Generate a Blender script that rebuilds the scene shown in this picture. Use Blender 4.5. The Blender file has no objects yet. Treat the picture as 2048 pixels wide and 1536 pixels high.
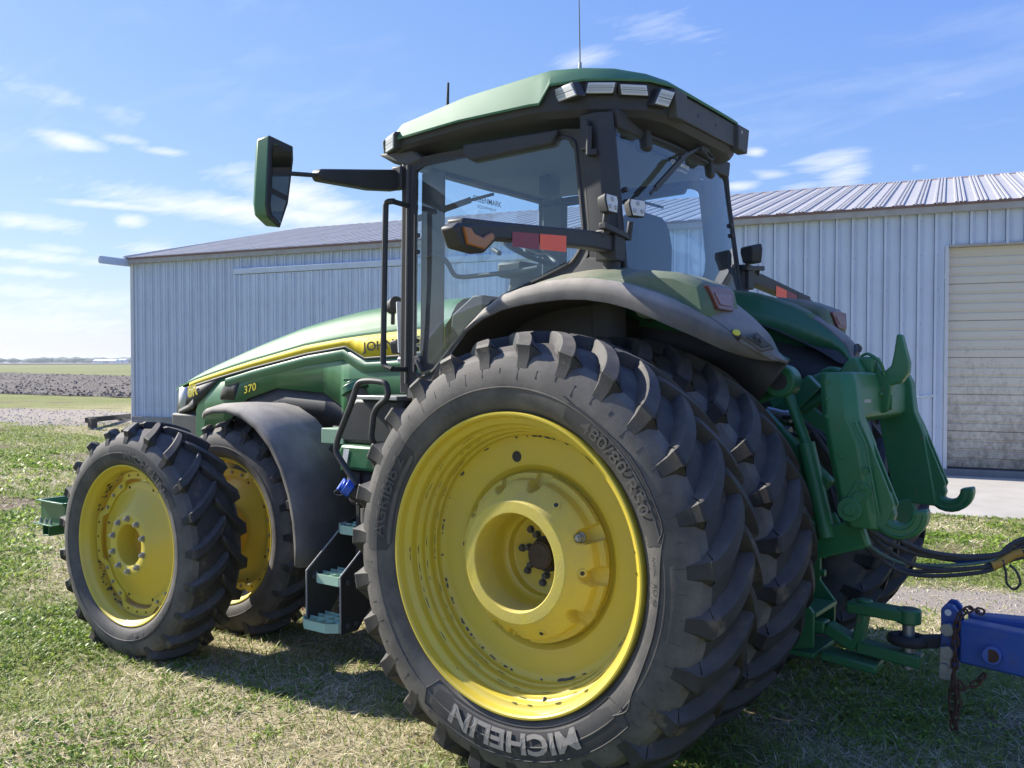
import bpy, bmesh, math, random
import numpy as np
from mathutils import Vector, Matrix
random.seed(7)
RNG = np.random.default_rng(11)
scene = bpy.context.scene
R = math.radians

# ------------------------------------------------------------------ camera
cd = bpy.data.cameras.new("camera")
cam = bpy.data.objects.new("camera", cd)
scene.collection.objects.link(cam)
cd.sensor_width = 36.0
cd.lens = 36.0 * 1832.26 / 2048.0
cd.clip_start = 0.05
cd.clip_end = 9000
CYAW, CPIT = 0.6347391, -0.0239933
FW = Vector((math.sin(CYAW) * math.cos(CPIT), -math.cos(CYAW) * math.cos(CPIT), math.sin(CPIT)))
RT = Vector((-math.cos(CYAW), -math.sin(CYAW), 0))
UP = RT.cross(FW)
CAM = Vector((-2.3773, 4.8975, 1.904))
M = Matrix.Identity(4)
for i in range(3):
    M[i][0], M[i][1], M[i][2], M[i][3] = RT[i], UP[i], -FW[i], CAM[i]
cam.matrix_world = M
scene.camera = cam

# ------------------------------------------------------------------ light
SUN_AZ, SUN_EL = 8.0, 35.5
sd = Vector((math.cos(R(SUN_EL)) * math.cos(R(SUN_AZ)), math.cos(R(SUN_EL)) * math.sin(R(SUN_AZ)), math.sin(R(SUN_EL))))
sl = bpy.data.lights.new("sun", 'SUN')
sl.energy = 5.0
sl.angle = R(0.55)
sl.color = (1.0, 0.95, 0.86)
so = bpy.data.objects.new("sun", sl)
scene.collection.objects.link(so)
so.rotation_euler = sd.to_track_quat('Z', 'Y').to_euler()
so.location = sd * 50

world = bpy.data.worlds.new("World")
scene.world = world
world.use_nodes = True
wn, wl = world.node_tree.nodes, world.node_tree.links
wn.clear()
def wnode(t, **k):
    n = wn.new(t)
    for a, b in k.items():
        setattr(n, a, b)
    return n
def wmath(op, a, b=None, c=None):
    n = wnode('ShaderNodeMath', operation=op)
    for i, v in enumerate((a, b, c)):
        if v is None: continue
        if isinstance(v, (int, float)): n.inputs[i].default_value = v
        else: wl.new(v, n.inputs[i])
    return n.outputs[0]
sky = wnode('ShaderNodeTexSky', sky_type='NISHITA')
sky.sun_disc = False
sky.sun_elevation = R(SUN_EL)
sky.sun_rotation = R(90 - SUN_AZ)
sky.altitude = 200
sky.air_density = 1.0
sky.dust_density = 0.5
sky.ozone_density = 2.5
tc = wnode('ShaderNodeTexCoord')
sep = wnode('ShaderNodeSeparateXYZ')
wl.new(tc.outputs['Generated'], sep.inputs[0])
X, Y, Z = sep.outputs
el = wmath('ARCSINE', Z)
az = wmath('ARCTAN2', Y, X)
def pix(px, py):
    d = FW + RT * ((px - 1024) / 1832.26) - UP * ((py - 768) / 1832.26)
    d.normalize()
    return math.atan2(d.y, d.x), math.asin(d.z)
# cloud texture in a flat layer (direction / height) so wisps flatten to the horizon
zc = wmath('MAXIMUM', Z, 0.0)
zc = wmath('ADD', zc, 0.12)
cx = wmath('DIVIDE', X, zc)
cy = wmath('DIVIDE', Y, zc)
comb = wnode('ShaderNodeCombineXYZ')
wl.new(cx, comb.inputs[0]); wl.new(cy, comb.inputs[1])
def wnoise(scale, detail, rough, sx=1.0, sy=1.0, rot=0.0, dist=0.0, off=0.0):
    mp = wnode('ShaderNodeMapping')
    mp.inputs['Scale'].default_value = (sx, sy, 1)
    mp.inputs['Rotation'].default_value = (0, 0, rot)
    mp.inputs['Location'].default_value = (off, off * .7, 0)
    wl.new(comb.outputs[0], mp.inputs[0])
    n = wnode('ShaderNodeTexNoise')
    n.inputs['Scale'].default_value = scale
    n.inputs['Detail'].default_value = detail
    n.inputs['Roughness'].default_value = rough
    n.inputs['Distortion'].default_value = dist
    wl.new(mp.outputs[0], n.inputs['Vector'])
    return n.outputs['Fac']
nA = wnoise(2.6, 9, 0.62, 1.0, 2.2, R(37), 0.5)
nB = wnoise(0.55, 5, 0.55, 1.0, 1.6, R(37), 0.2, 3.1)
nC = wnoise(7.0, 8, 0.65, 1.0, 2.6, R(37), 0.8, 9.0)
# elliptical cloud banks: (px, py, half width px, half height px, tilt deg, strength)
banks = [(520, 425, 300, 26, 4, 1.0), (600, 395, 130, 40, 14, .9), (660, 455, 190, 38, 8, .75), (250, 412, 150, 9, 1, .8),
         (140, 282, 60, 15, 6, .95), (250, 280, 50, 11, 3, .6), (320, 301, 50, 10, 2, .75), (60, 444, 100, 16, 2, .8),
         (60, 512, 150, 11, 3, .8), (262, 441, 30, 14, 0, .9), (70, 545, 70, 9, 2, .7), (60, 585, 110, 16, 2, .6), (180, 600, 120, 20, 0, .55),
         (310, 500, 60, 14, 4, .6), (110, 497, 60, 10, 3, .6),
         (1672, 318, 70, 20, -6, .8), (1690, 352, 55, 26, -20, .7), (1512, 306, 22, 10, 0, .9), (1480, 372, 40, 10, 0, .8), (1545, 350, 40, 9, 0, .5), (1600, 372, 60, 9, -4, .5),
         (1320, 50, 140, 42, 6, .42), (1165, 120, 70, 24, -12, .55), (1900, 192, 60, 14, -6, .3),
         (110, 185, 190, 34, 12, .33), (520, 330, 130, 20, 10, .25), (110, 640, 260, 40, 0, .45), (1840, 330, 30, 12, 0, .35)]
tot = None
for (px, py, a, b, tilt, s) in banks:
    A0, E0 = pix(px, py)
    k = 1 / 1832.26
    da = wmath('MULTIPLY', wmath('SUBTRACT', az, A0), -math.cos(E0))   # to the right positive
    de = wmath('SUBTRACT', el, E0)
    ct, st = math.cos(R(tilt)), math.sin(R(tilt))
    u = wmath('ADD', wmath('MULTIPLY', da, ct / (a * k)), wmath('MULTIPLY', de, -st / (a * k)))
    v = wmath('ADD', wmath('MULTIPLY', da, st / (b * k)), wmath('MULTIPLY', de, ct / (b * k)))
    d2 = wmath('ADD', wmath('MULTIPLY', u, u), wmath('MULTIPLY', v, v))
    g = wmath('MULTIPLY', wmath('POWER', 2.718, wmath('MULTIPLY', d2, -0.9)), s)
    tot = g if tot is None else wmath('MAXIMUM', tot, g)
n1 = wmath('ADD', wmath('MULTIPLY', nA, 0.62), wmath('MULTIPLY', nC, 0.38))
cl = wmath('SUBTRACT', wmath('ADD', wmath('MULTIPLY', tot, 0.62), n1), 0.66)
cl = wmath('MULTIPLY', cl, 1.9)
# thin cirrus everywhere, also where the camera does not look
ci = wmath('MULTIPLY', wmath('SUBTRACT', wmath('ADD', wmath('MULTIPLY', nB, 0.6), wmath('MULTIPLY', nA, 0.4)), 0.54), 1.2)
cl = wmath('MAXIMUM', cl, ci)
cm = wnode('ShaderNodeClamp'); wl.new(cl, cm.inputs[0])
fac = wmath('MULTIPLY', cm.outputs[0], 0.88)
mixc = wnode('ShaderNodeMix', data_type='RGBA')
wl.new(fac, mixc.inputs[0])
ssep = wnode('ShaderNodeSeparateColor'); wl.new(sky.outputs[0], ssep.inputs[0])
scmb = wnode('ShaderNodeCombineColor')
wl.new(wmath('MULTIPLY', wmath('POWER', ssep.outputs[0], 0.76), .86), scmb.inputs[0])
wl.new(wmath('MULTIPLY', wmath('POWER', ssep.outputs[1], 0.62), 1.24), scmb.inputs[1])
wl.new(wmath('MULTIPLY', wmath('POWER', ssep.outputs[2], 0.14), 4.0), scmb.inputs[2])
wl.new(scmb.outputs[0], mixc.inputs[6])
mixc.inputs[7].default_value = (6.0, 6.1, 6.3, 1)
bg = wnode('ShaderNodeBackground')
bg.inputs['Strength'].default_value = 0.095
wl.new(mixc.outputs[2], bg.inputs['Color'])
wo = wnode('ShaderNodeOutputWorld')
wl.new(bg.outputs[0], wo.inputs[0])
scene.view_settings.view_transform = 'Standard'
scene.view_settings.look = 'None'
scene.view_settings.gamma = 1.0
scene.view_settings.use_curve_mapping = False
scene.view_settings.exposure = 1.02
scene.render.engine = 'CYCLES'
scene.cycles.max_bounces = 8
scene.cycles.transparent_max_bounces = 16
scene.cycles.use_denoising = True

# ------------------------------------------------------------------ materials
def mat(name, col, rough=0.6, metal=0.0, dust=None, dust_amt=0.0, scale=6.0, bump=0.0, bscale=60.0, coat=0.0, var=0.0, emit=None, topdust=0.0, streak=0.0, spec=0.5, chip=None):
    m = bpy.data.materials.new(name)
    m.use_nodes = True
    nt = m.node_tree; nd, lk = nt.nodes, nt.links
    b = nd['Principled BSDF']
    b.inputs['Base Color'].default_value = (*col, 1)
    b.inputs['Roughness'].default_value = rough
    b.inputs['Metallic'].default_value = metal
    b.inputs['Coat Weight'].default_value = coat
    b.inputs['Coat Roughness'].default_value = 0.12
    b.inputs['Specular IOR Level'].default_value = spec
    tcn = nd.new('ShaderNodeTexCoord')
    cur = None
    if var > 0:
        n = nd.new('ShaderNodeTexNoise'); n.inputs['Scale'].default_value = scale * 0.6; n.inputs['Detail'].default_value = 5
        lk.new(tcn.outputs['Object'], n.inputs['Vector'])
        hs = nd.new('ShaderNodeHueSaturation'); hs.inputs['Color'].default_value = (*col, 1)
        mr = nd.new('ShaderNodeMapRange'); mr.inputs[1].default_value = .3; mr.inputs[2].default_value = .7
        mr.inputs[3].default_value = 1 - var; mr.inputs[4].default_value = 1 + var
        lk.new(n.outputs['Fac'], mr.inputs[0]); lk.new(mr.outputs[0], hs.inputs['Value'])
        cur = hs.outputs[0]
    if dust is not None:
        n = nd.new('ShaderNodeTexNoise'); n.inputs['Scale'].default_value = scale; n.inputs['Detail'].default_value = 8; n.inputs['Roughness'].default_value = .65
        if streak:
            mp = nd.new('ShaderNodeMapping'); mp.inputs['Scale'].default_value = (1, 1, streak)
            lk.new(tcn.outputs['Object'], mp.inputs[0]); lk.new(mp.outputs[0], n.inputs['Vector'])
        else:
            lk.new(tcn.outputs['Object'], n.inputs['Vector'])
        mr = nd.new('ShaderNodeMapRange'); mr.inputs[1].default_value = .38; mr.inputs[2].default_value = .68
        mr.inputs[3].default_value = dust_amt * .35; mr.inputs[4].default_value = dust_amt
        lk.new(n.outputs['Fac'], mr.inputs[0])
        f = mr.outputs[0]
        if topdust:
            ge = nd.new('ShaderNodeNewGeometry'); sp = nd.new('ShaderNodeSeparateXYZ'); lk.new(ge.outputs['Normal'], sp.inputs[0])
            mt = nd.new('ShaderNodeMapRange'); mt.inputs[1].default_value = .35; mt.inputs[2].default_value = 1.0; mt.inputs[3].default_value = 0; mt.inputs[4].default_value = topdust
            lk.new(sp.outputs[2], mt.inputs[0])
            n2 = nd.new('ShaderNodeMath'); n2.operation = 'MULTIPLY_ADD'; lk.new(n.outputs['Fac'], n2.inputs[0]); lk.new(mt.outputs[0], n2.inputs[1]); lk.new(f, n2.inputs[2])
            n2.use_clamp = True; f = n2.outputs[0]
        mx = nd.new('ShaderNodeMix'); mx.data_type = 'RGBA'
        lk.new(f, mx.inputs[0])
        if cur: lk.new(cur, mx.inputs[6])
        else: mx.inputs[6].default_value = (*col, 1)
        mx.inputs[7].default_value = (*dust, 1)
        cur = mx.outputs[2]
        rm = nd.new('ShaderNodeMapRange'); rm.inputs[3].default_value = rough; rm.inputs[4].default_value = min(1, rough + .45)
        lk.new(f, rm.inputs[0]); lk.new(rm.outputs[0], b.inputs['Roughness'])
        if coat:
            cmn = nd.new('ShaderNodeMapRange'); cmn.inputs[3].default_value = coat; cmn.inputs[4].default_value = 0
            lk.new(f, cmn.inputs[0]); lk.new(cmn.outputs[0], b.inputs['Coat Weight'])
    if chip:                              # (colour, scale, threshold, width): flakes, mud spots, scuffs
        n = nd.new('ShaderNodeTexNoise'); n.inputs['Scale'].default_value = chip[1]; n.inputs['Detail'].default_value = 7; n.inputs['Roughness'].default_value = .7
        lk.new(tcn.outputs['Object'], n.inputs['Vector'])
        mr = nd.new('ShaderNodeMapRange'); mr.inputs[1].default_value = chip[2]; mr.inputs[2].default_value = chip[2]+chip[3]; lk.new(n.outputs['Fac'], mr.inputs[0])
        mx = nd.new('ShaderNodeMix'); mx.data_type = 'RGBA'; lk.new(mr.outputs[0], mx.inputs[0])
        if cur: lk.new(cur, mx.inputs[6])
        else: mx.inputs[6].default_value = (*col, 1)
        mx.inputs[7].default_value = (*chip[0], 1); cur = mx.outputs[2]
    if cur: lk.new(cur, b.inputs['Base Color'])
    if bump:
        n = nd.new('ShaderNodeTexNoise'); n.inputs['Scale'].default_value = bscale; n.inputs['Detail'].default_value = 4
        lk.new(tcn.outputs['Object'], n.inputs['Vector'])
        bp = nd.new('ShaderNodeBump'); bp.inputs['Strength'].default_value = bump; bp.inputs['Distance'].default_value = .01
        lk.new(n.outputs['Fac'], bp.inputs['Height']); lk.new(bp.outputs[0], b.inputs['Normal'])
    if emit:
        b.inputs['Emission Color'].default_value = (*emit[0], 1); b.inputs['Emission Strength'].default_value = emit[1]
    return m
DUST = (.30, .255, .20)
MGREEN = mat('paint_green', (.012, .130, .046), .38, dust=DUST, dust_amt=.10, scale=3.5, coat=.35, topdust=.10)
MROOFG = mat('roof_green', (.030, .165, .078), .55, dust=(.36, .34, .28), dust_amt=.14, scale=3, topdust=.12)
MGREEND = mat('paint_green_hitch', (.006, .150, .045), .42, dust=(.20, .17, .13), dust_amt=.16, scale=9, coat=.2, topdust=.3, chip=((.13, .11, .085), 11, .635, .03))
MYEL = mat('paint_yellow', (.64, .49, .022), .38, dust=(.42, .34, .16), dust_amt=.30, scale=4, coat=.4, chip=((.30, .22, .08), 26, .70, .05))
MHOOD = mat('hood_green', (.018, .140, .052), .50, dust=DUST, dust_amt=.16, scale=3, spec=.28, topdust=.06)
MYELW = mat('paint_yellow_cast', (.68, .54, .06), .55, dust=(.42, .35, .18), dust_amt=.40, scale=10, bump=.15, bscale=140, topdust=.3)
MDECAL = mat('hitch_plate', (.42, .42, .38), .5, dust=(.2, .18, .14), dust_amt=.5, scale=20)
MYELR = mat('rim_yellow_inner', (.62, .36, .01), .45, dust=(.38, .28, .12), dust_amt=.35, scale=5)
MSTR = mat('stripe_yellow', (.72, .56, .02), .55, dust=DUST, dust_amt=.14, scale=5, spec=.25)
MRUB = mat('rubber', (.034, .034, .036), .64, dust=(.27, .245, .215), dust_amt=.50, scale=5, bump=.10, bscale=130, topdust=.45, spec=.3)
MRUBT = mat('rubber_tread', (.016, .017, .020), .55, dust=(.21, .185, .155), dust_amt=.14, scale=9, bump=.10, bscale=120, topdust=.80, chip=((.11, .088, .066), 7, .565, .09), spec=.35)
MRUBC = mat('rubber_clean', (.028, .028, .031), .68, dust=(.12, .11, .10), dust_amt=.30, scale=14)
MLET = mat('rubber_letter', (.20, .19, .18), .8, dust=(.30, .27, .24), dust_amt=.5, scale=14)
MLETD = mat('rubber_letter_dim', (.062, .061, .061), .75, dust=(.17, .155, .14), dust_amt=.25, scale=14)
MBLK = mat('black_plastic', (.020, .021, .024), .52, dust=(.16, .145, .13), dust_amt=.16, scale=5, topdust=.2)
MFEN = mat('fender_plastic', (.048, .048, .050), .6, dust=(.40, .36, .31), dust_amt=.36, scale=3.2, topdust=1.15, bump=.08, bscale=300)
MDRK = mat('dark_iron', (.016, .017, .019), .65, dust=(.12, .10, .08), dust_amt=.3, scale=8)
MGRY = mat('grey_plastic', (.055, .056, .058), .6, dust=(.25, .23, .2), dust_amt=.22, scale=5)
MSTEEL = mat('zinc_bolt', (.42, .43, .44), .42, metal=.85, dust=(.2, .18, .15), dust_amt=.35, scale=20)
MBOLT = mat('dark_bolt', (.07, .075, .085), .5, metal=.3, dust=(.2, .18, .15), dust_amt=.3, scale=20)
MCHIP = mat('chipped_primer', (.075, .072, .07), .8)
MLENS = mat('lamp_lens', (.62, .64, .66), .18, dust=(.5, .48, .44), dust_amt=.4, scale=12, coat=.6)
MLENSD = mat('lamp_reflector', (.42, .43, .44), .35, metal=.4, dust=(.4, .38, .34), dust_amt=.4, scale=20)
MLED = mat('led_face', (.72, .72, .70), .35, dust=(.45, .42, .36), dust_amt=.4, scale=20)
MAMB = mat('amber_lens', (.38, .115, .012), .3, dust=(.3, .22, .15), dust_amt=.35, scale=15, coat=.3)
MREDL = mat('red_lens', (.11, .010, .012), .3, dust=(.2, .13, .12), dust_amt=.35, scale=12, coat=.4)
MREDR = mat('red_reflector', (.24, .010, .035), .35, dust=(.3, .2, .2), dust_amt=.12, scale=12)
MORR = mat('orange_reflector', (1.0, .13, .06), .45)
MBLUE = mat('paint_blue', (.006, .090, .40), .42, dust=(.25, .2, .15), dust_amt=.28, scale=7, coat=.25, topdust=.7, chip=((.10, .075, .06), 14, .64, .03))
MBCAP = mat('blue_cap', (.015, .10, .55), .35, coat=.3)
MRUST = mat('rusty_chain', (.075, .040, .026), .85, metal=.2, dust=(.16, .08, .045), dust_amt=.5, scale=30)
MHOSE = mat('hose_rubber', (.022, .023, .026), .55, dust=(.15, .14, .13), dust_amt=.3, scale=18)
MHOSEG = mat('hose_green', (.06, .13, .115), .6, dust=(.2, .2, .18), dust_amt=.3, scale=18)
MYSL = mat('yellow_sleeve', (.50, .27, .02), .55, dust=(.3, .2, .1), dust_amt=.35, scale=16)
MSEAT = mat('seat_fabric', (.05, .055, .06), .85, bump=.2, bscale=200)
MLINER = mat('cab_liner', (.16, .17, .18), .8)
MWHITE = mat('decal_white', (.75, .76, .75), .5)
MTXT = mat('decal_black', (.015, .016, .016), .5)
MTXTY = mat('decal_yellow', (.75, .62, .04), .45)
MSCR = mat('screen_dark', (.02, .025, .03), .12)
def glass(name, tint, refl, dust):
    m = bpy.data.materials.new(name); m.use_nodes = True
    nd, lk = m.node_tree.nodes, m.node_tree.links
    nd.clear()
    tr = nd.new('ShaderNodeBsdfTransparent'); tr.inputs[0].default_value = (*tint, 1)
    gl = nd.new('ShaderNodeBsdfGlossy'); gl.inputs['Roughness'].default_value = .015; gl.inputs[0].default_value = (.9, .97, 1, 1)
    df = nd.new('ShaderNodeBsdfDiffuse'); df.inputs[0].default_value = (.55, .56, .56, 1)  # grey film: dust, plus a painted veil for the sky's reflection
    ge = nd.new('ShaderNodeNewGeometry'); dt = nd.new('ShaderNodeVectorMath'); dt.operation = 'DOT_PRODUCT'
    lk.new(ge.outputs['Normal'], dt.inputs[0]); lk.new(ge.outputs['Incoming'], dt.inputs[1])
    def mth(op, a, c=None):                        # thin sheet: the same Fresnel from both sides
        n_ = nd.new('ShaderNodeMath'); n_.operation = op
        for i, v in enumerate((a, c)):
            if v is None: continue
            if isinstance(v, (int, float)): n_.inputs[i].default_value = v
            else: lk.new(v, n_.inputs[i])
        return n_.outputs[0]
    sch = mth('POWER', mth('SUBTRACT', 1.0, mth('ABSOLUTE', dt.outputs['Value'])), 5.0)
    mr = nd.new('ShaderNodeMapRange'); mr.inputs[1].default_value = 0; mr.inputs[2].default_value = 1; mr.inputs[3].default_value = .05+refl; mr.inputs[4].default_value = .95
    lk.new(sch, mr.inputs[0])
    m1 = nd.new('ShaderNodeMixShader'); lk.new(mr.outputs[0], m1.inputs[0]); lk.new(tr.outputs[0], m1.inputs[1]); lk.new(gl.outputs[0], m1.inputs[2])
    tcn = nd.new('ShaderNodeTexCoord'); n = nd.new('ShaderNodeTexNoise'); n.inputs['Scale'].default_value = 5; n.inputs['Detail'].default_value = 9; n.inputs['Roughness'].default_value = .7
    lk.new(tcn.outputs['Object'], n.inputs['Vector'])
    m2r = nd.new('ShaderNodeMapRange'); m2r.inputs[1].default_value = .35; m2r.inputs[2].default_value = .75; m2r.inputs[3].default_value = dust * .4; m2r.inputs[4].default_value = dust * 1.5
    lk.new(n.outputs['Fac'], m2r.inputs[0])
    m2 = nd.new('ShaderNodeMixShader'); lk.new(m2r.outputs[0], m2.inputs[0]); lk.new(m1.outputs[0], m2.inputs[1]); lk.new(df.outputs[0], m2.inputs[2])
    o = nd.new('ShaderNodeOutputMaterial'); lk.new(m2.outputs[0], o.inputs[0])
    return m
MGLASS = glass('cab_glass', (.86, .95, 1.0), .045, .040)
MGLASSR = glass('rear_glass', (.80, .91, 1.0), .08, .05)
MMIRR = mat('mirror_silver', (.75, .78, .80), .03, metal=1.0)

# ------------------------------------------------------------------ helpers
COL = scene.collection
class MB:
    def __init__(s): s.v = []; s.f = []
    def add(s, vs, fs):
        o = len(s.v); s.v += [tuple(p) for p in vs]; s.f += [tuple(i + o for i in f) for f in fs]; return s
    def box(s, x0, x1, y0, y1, z0, z1):
        return s.add([(x0,y0,z0),(x1,y0,z0),(x1,y1,z0),(x0,y1,z0),(x0,y0,z1),(x1,y0,z1),(x1,y1,z1),(x0,y1,z1)],
                     [(0,3,2,1),(4,5,6,7),(0,1,5,4),(1,2,6,5),(2,3,7,6),(3,0,4,7)])
    def obox(s, c, size, rot):
        h = [x / 2 for x in size]; c = Vector(c); n0 = len(s.v)
        vs = [c + rot @ Vector((sx*h[0], sy*h[1], sz*h[2])) for sz in (-1,1) for sx, sy in ((-1,-1),(1,-1),(1,1),(-1,1))]
        return s.add(vs, [(0,3,2,1),(4,5,6,7),(0,1,5,4),(1,2,6,5),(2,3,7,6),(3,0,4,7)])
    def bar(s, p, q, w, h, up=(0,0,1)):
        p, q = Vector(p), Vector(q); d = (q - p); L = d.length; d.normalize()
        sd_ = d.cross(Vector(up))
        if sd_.length < 1e-4: sd_ = d.cross(Vector((1,0,0)))
        sd_.normalize(); u = sd_.cross(d)
        rot = Matrix((d, sd_, u)).transposed()
        return s.obox((p + q) / 2, (L, w, h), rot)
    def cyl(s, p, q, r, n=20, r2=None, cap=True):
        p, q = Vector(p), Vector(q); d = (q - p).normalized(); r2 = r if r2 is None else r2
        a = d.orthogonal().normalized(); b = d.cross(a)
        vs = []
        for (c, rr) in ((p, r), (q, r2)):
            for k in range(n):
                t = 2*math.pi*k/n; vs.append(c + a*(rr*math.cos(t)) + b*(rr*math.sin(t)))
        fs = [(k, (k+1)%n, n+(k+1)%n, n+k) for k in range(n)]
        if cap: fs += [tuple(range(n-1,-1,-1)), tuple(range(n,2*n))]
        return s.add(vs, fs)
    def tube(s, pts, r, n=10, closed=False):
        P = [Vector(p) for p in pts]; m = len(P); vs = []; fs = []
        prev = None
        for i in range(m):
            if closed: t = (P[(i+1)%m] - P[i-1])
            else: t = P[min(i+1,m-1)] - P[max(i-1,0)]
            t.normalize()
            if prev is None: a = t.orthogonal().normalized()
            else:
                a = prev - t*prev.dot(t); a.normalize()
            prev = a; b = t.cross(a); rr = r[i] if isinstance(r,(list,tuple)) else r
            for k in range(n):
                th = 2*math.pi*k/n; vs.append(P[i] + a*(rr*math.cos(th)) + b*(rr*math.sin(th)))
        for i in range(m if closed else m-1):
            j = (i+1)%m
            for k in range(n): fs.append((i*n+k, i*n+(k+1)%n, j*n+(k+1)%n, j*n+k))
        if not closed: fs += [tuple(range(n-1,-1,-1)), tuple(range((m-1)*n, m*n))]
        return s.add(vs, fs)
    def prism(s, poly, axis, a0, a1):
        n = len(poly); vs = []
        for a in (a0, a1):
            for (u, v) in poly:
                vs.append({'x': (a,u,v), 'y': (u,a,v), 'z': (u,v,a)}[axis])
        return s.add(vs, [(i,(i+1)%n,n+(i+1)%n,n+i) for i in range(n)] + [tuple(range(n-1,-1,-1)), tuple(range(n,2*n))])
    def lathe(s, prof, c=(0,0,0), n=96, closed=False):   # about the y axis; prof = (y, r)
        m = len(prof); vs = []; fs = []
        for (y, r) in prof:
            for k in range(n):
                t = 2*math.pi*k/n; vs.append((c[0]+r*math.sin(t), c[1]+y, c[2]+r*math.cos(t)))
        for i in range(m if closed else m-1):
            j = (i+1)%m
            for k in range(n): fs.append((i*n+k, i*n+(k+1)%n, j*n+(k+1)%n, j*n+k))
        return s.add(vs, fs)
    def grid(s, rows, closed=False):
        m = len(rows); n = len(rows[0]); vs = [p for r_ in rows for p in r_]; fs = []
        for i in range(m-1):
            for k in range(n if closed else n-1):
                fs.append((i*n+k, i*n+(k+1)%n, (i+1)*n+(k+1)%n, (i+1)*n+k))
        return s.add(vs, fs)
    def data(s, name, m, smooth=30):
        me = bpy.data.meshes.new(name)
        me.from_pydata([tuple(p) for p in s.v], [], s.f)
        bm = bmesh.new(); bm.from_mesh(me)
        bmesh.ops.recalc_face_normals(bm, faces=bm.faces)
        bm.to_mesh(me); bm.free()
        if m: me.materials.append(m)
        if smooth:
            me.polygons.foreach_set('use_smooth', [True]*len(me.polygons))
            me.set_sharp_from_angle(angle=R(smooth))
        me.update(); return me
    def build(s, name, m, parent=None, bevel=0, smooth=30, solid=0):
        o = bpy.data.objects.new(name, s.data(name, m, smooth)); COL.objects.link(o)
        if parent: o.parent = parent
        if solid:
            md = o.modifiers.new('solid', 'SOLIDIFY'); md.thickness = abs(solid); md.offset = -1 if solid > 0 else 1
        if bevel:
            md = o.modifiers.new('bevel', 'BEVEL'); md.width = bevel; md.segments = 2; md.limit_method = 'ANGLE'; md.angle_limit = R(35); md.harden_normals = False
        return o
def link(name, me, parent=None, loc=(0,0,0), rot=(0,0,0), scale=(1,1,1)):
    o = bpy.data.objects.new(name, me); COL.objects.link(o); o.location = loc; o.rotation_euler = rot; o.scale = scale
    if parent: o.parent = parent
    return o
def empty(name, parent=None, loc=(0,0,0), rot=(0,0,0), scale=(1,1,1)):
    return link(name, None, parent, loc, rot, scale)
def tag(o, label=None, cat=None, group=None, kind=None):
    if label: o['label'] = label
    if cat: o['category'] = cat
    if group: o['group'] = group
    if kind: o['kind'] = kind
    return o
def smooth_path(pts, k=6, closed=False):      # Catmull-Rom
    P = [Vector(p) for p in pts]; out = []
    n = len(P)
    for i in range(n if closed else n-1):
        p0 = P[(i-1)%n] if (closed or i > 0) else P[0]; p1 = P[i]; p2 = P[(i+1)%n]; p3 = P[(i+2)%n] if (closed or i+2 < n) else P[-1]
        for j in range(k):
            t = j/k
            out.append(0.5*((2*p1)+(-p0+p2)*t+(2*p0-5*p1+4*p2-p3)*t*t+(-p0+3*p1-3*p2+p3)*t**3))
    if not closed: out.append(P[-1])
    return out
def round_path(pts, rad, k=5):                # polyline with rounded corners
    P = [Vector(p) for p in pts]; out = [P[0]]
    for i in range(1, len(P)-1):
        a, b, c = P[i-1], P[i], P[i+1]
        d1 = (a-b); d2 = (c-b); r_ = min(rad, d1.length*.45, d2.length*.45)
        s0 = b + d1.normalized()*r_; s1 = b + d2.normalized()*r_
        for j in range(k+1):
            t = j/k; out.append(s0*(1-t)**2 + b*2*t*(1-t) + s1*t*t)
    out.append(P[-1]); return out
def text_geo(body, size, bold=0.0, cuts=0):
    c = bpy.data.curves.new('lettering', 'FONT'); c.body = body; c.size = size; c.offset = bold*size; c.resolution_u = 3
    c.align_x = 'CENTER'; c.align_y = 'BOTTOM_BASELINE'
    o = bpy.data.objects.new('lettering', c)
    me = bpy.data.meshes.new_from_object(o)
    bm = bmesh.new(); bm.from_mesh(me)
    bmesh.ops.triangulate(bm, faces=bm.faces)
    if cuts: bmesh.ops.subdivide_edges(bm, edges=bm.edges, cuts=cuts)
    bm.verts.index_update()
    vs = [v.co.copy() for v in bm.verts]; fs = [tuple(v.index for v in f.verts) for f in bm.faces]
    bm.free(); bpy.data.objects.remove(o); bpy.data.curves.remove(c); bpy.data.meshes.remove(me)
    return vs, fs
def lerp(a, b, t): return a + (b-a)*t
def interp(x, xs, ys): return float(np.interp(x, xs, ys))
# ------------------------------------------------------------------ terrain
def ter(x, y):
    s = np.clip((np.asarray(x, float) - 8) / 18, 0, 1); s = s*s*(3-2*s)
    return .018*np.clip(np.asarray(y, float), -8, 6) + .5*s
def vnoise(x, y, sc, seed=0):                # smooth value noise, vectorised
    x = np.asarray(x, float)/sc + 517.3 + seed*13.7; y = np.asarray(y, float)/sc + 311.9 + seed*7.1
    xi = np.floor(x); yi = np.floor(y); fx = x-xi; fy = y-yi
    fx = fx*fx*(3-2*fx); fy = fy*fy*(3-2*fy)
    def h(a, b):
        v = np.sin(a*127.1 + b*311.7 + seed*74.7)*43758.5453
        return v-np.floor(v)
    return (h(xi,yi)*(1-fx)+h(xi+1,yi)*fx)*(1-fy)+(h(xi,yi+1)*(1-fx)+h(xi+1,yi+1)*fx)*fy
def fbm(x, y, sc, seed=0):
    return (vnoise(x,y,sc,seed)*.5+vnoise(x,y,sc*.47,seed+1)*.3+vnoise(x,y,sc*.21,seed+2)*.2)
def segd(x, y, a, b):
    ax, ay = a; bx, by = b; dx, dy = bx-ax, by-ay
    t = np.clip(((x-ax)*dx+(y-ay)*dy)/(dx*dx+dy*dy), 0, 1)
    return np.hypot(x-ax-t*dx, y-ay-t*dy)
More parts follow.
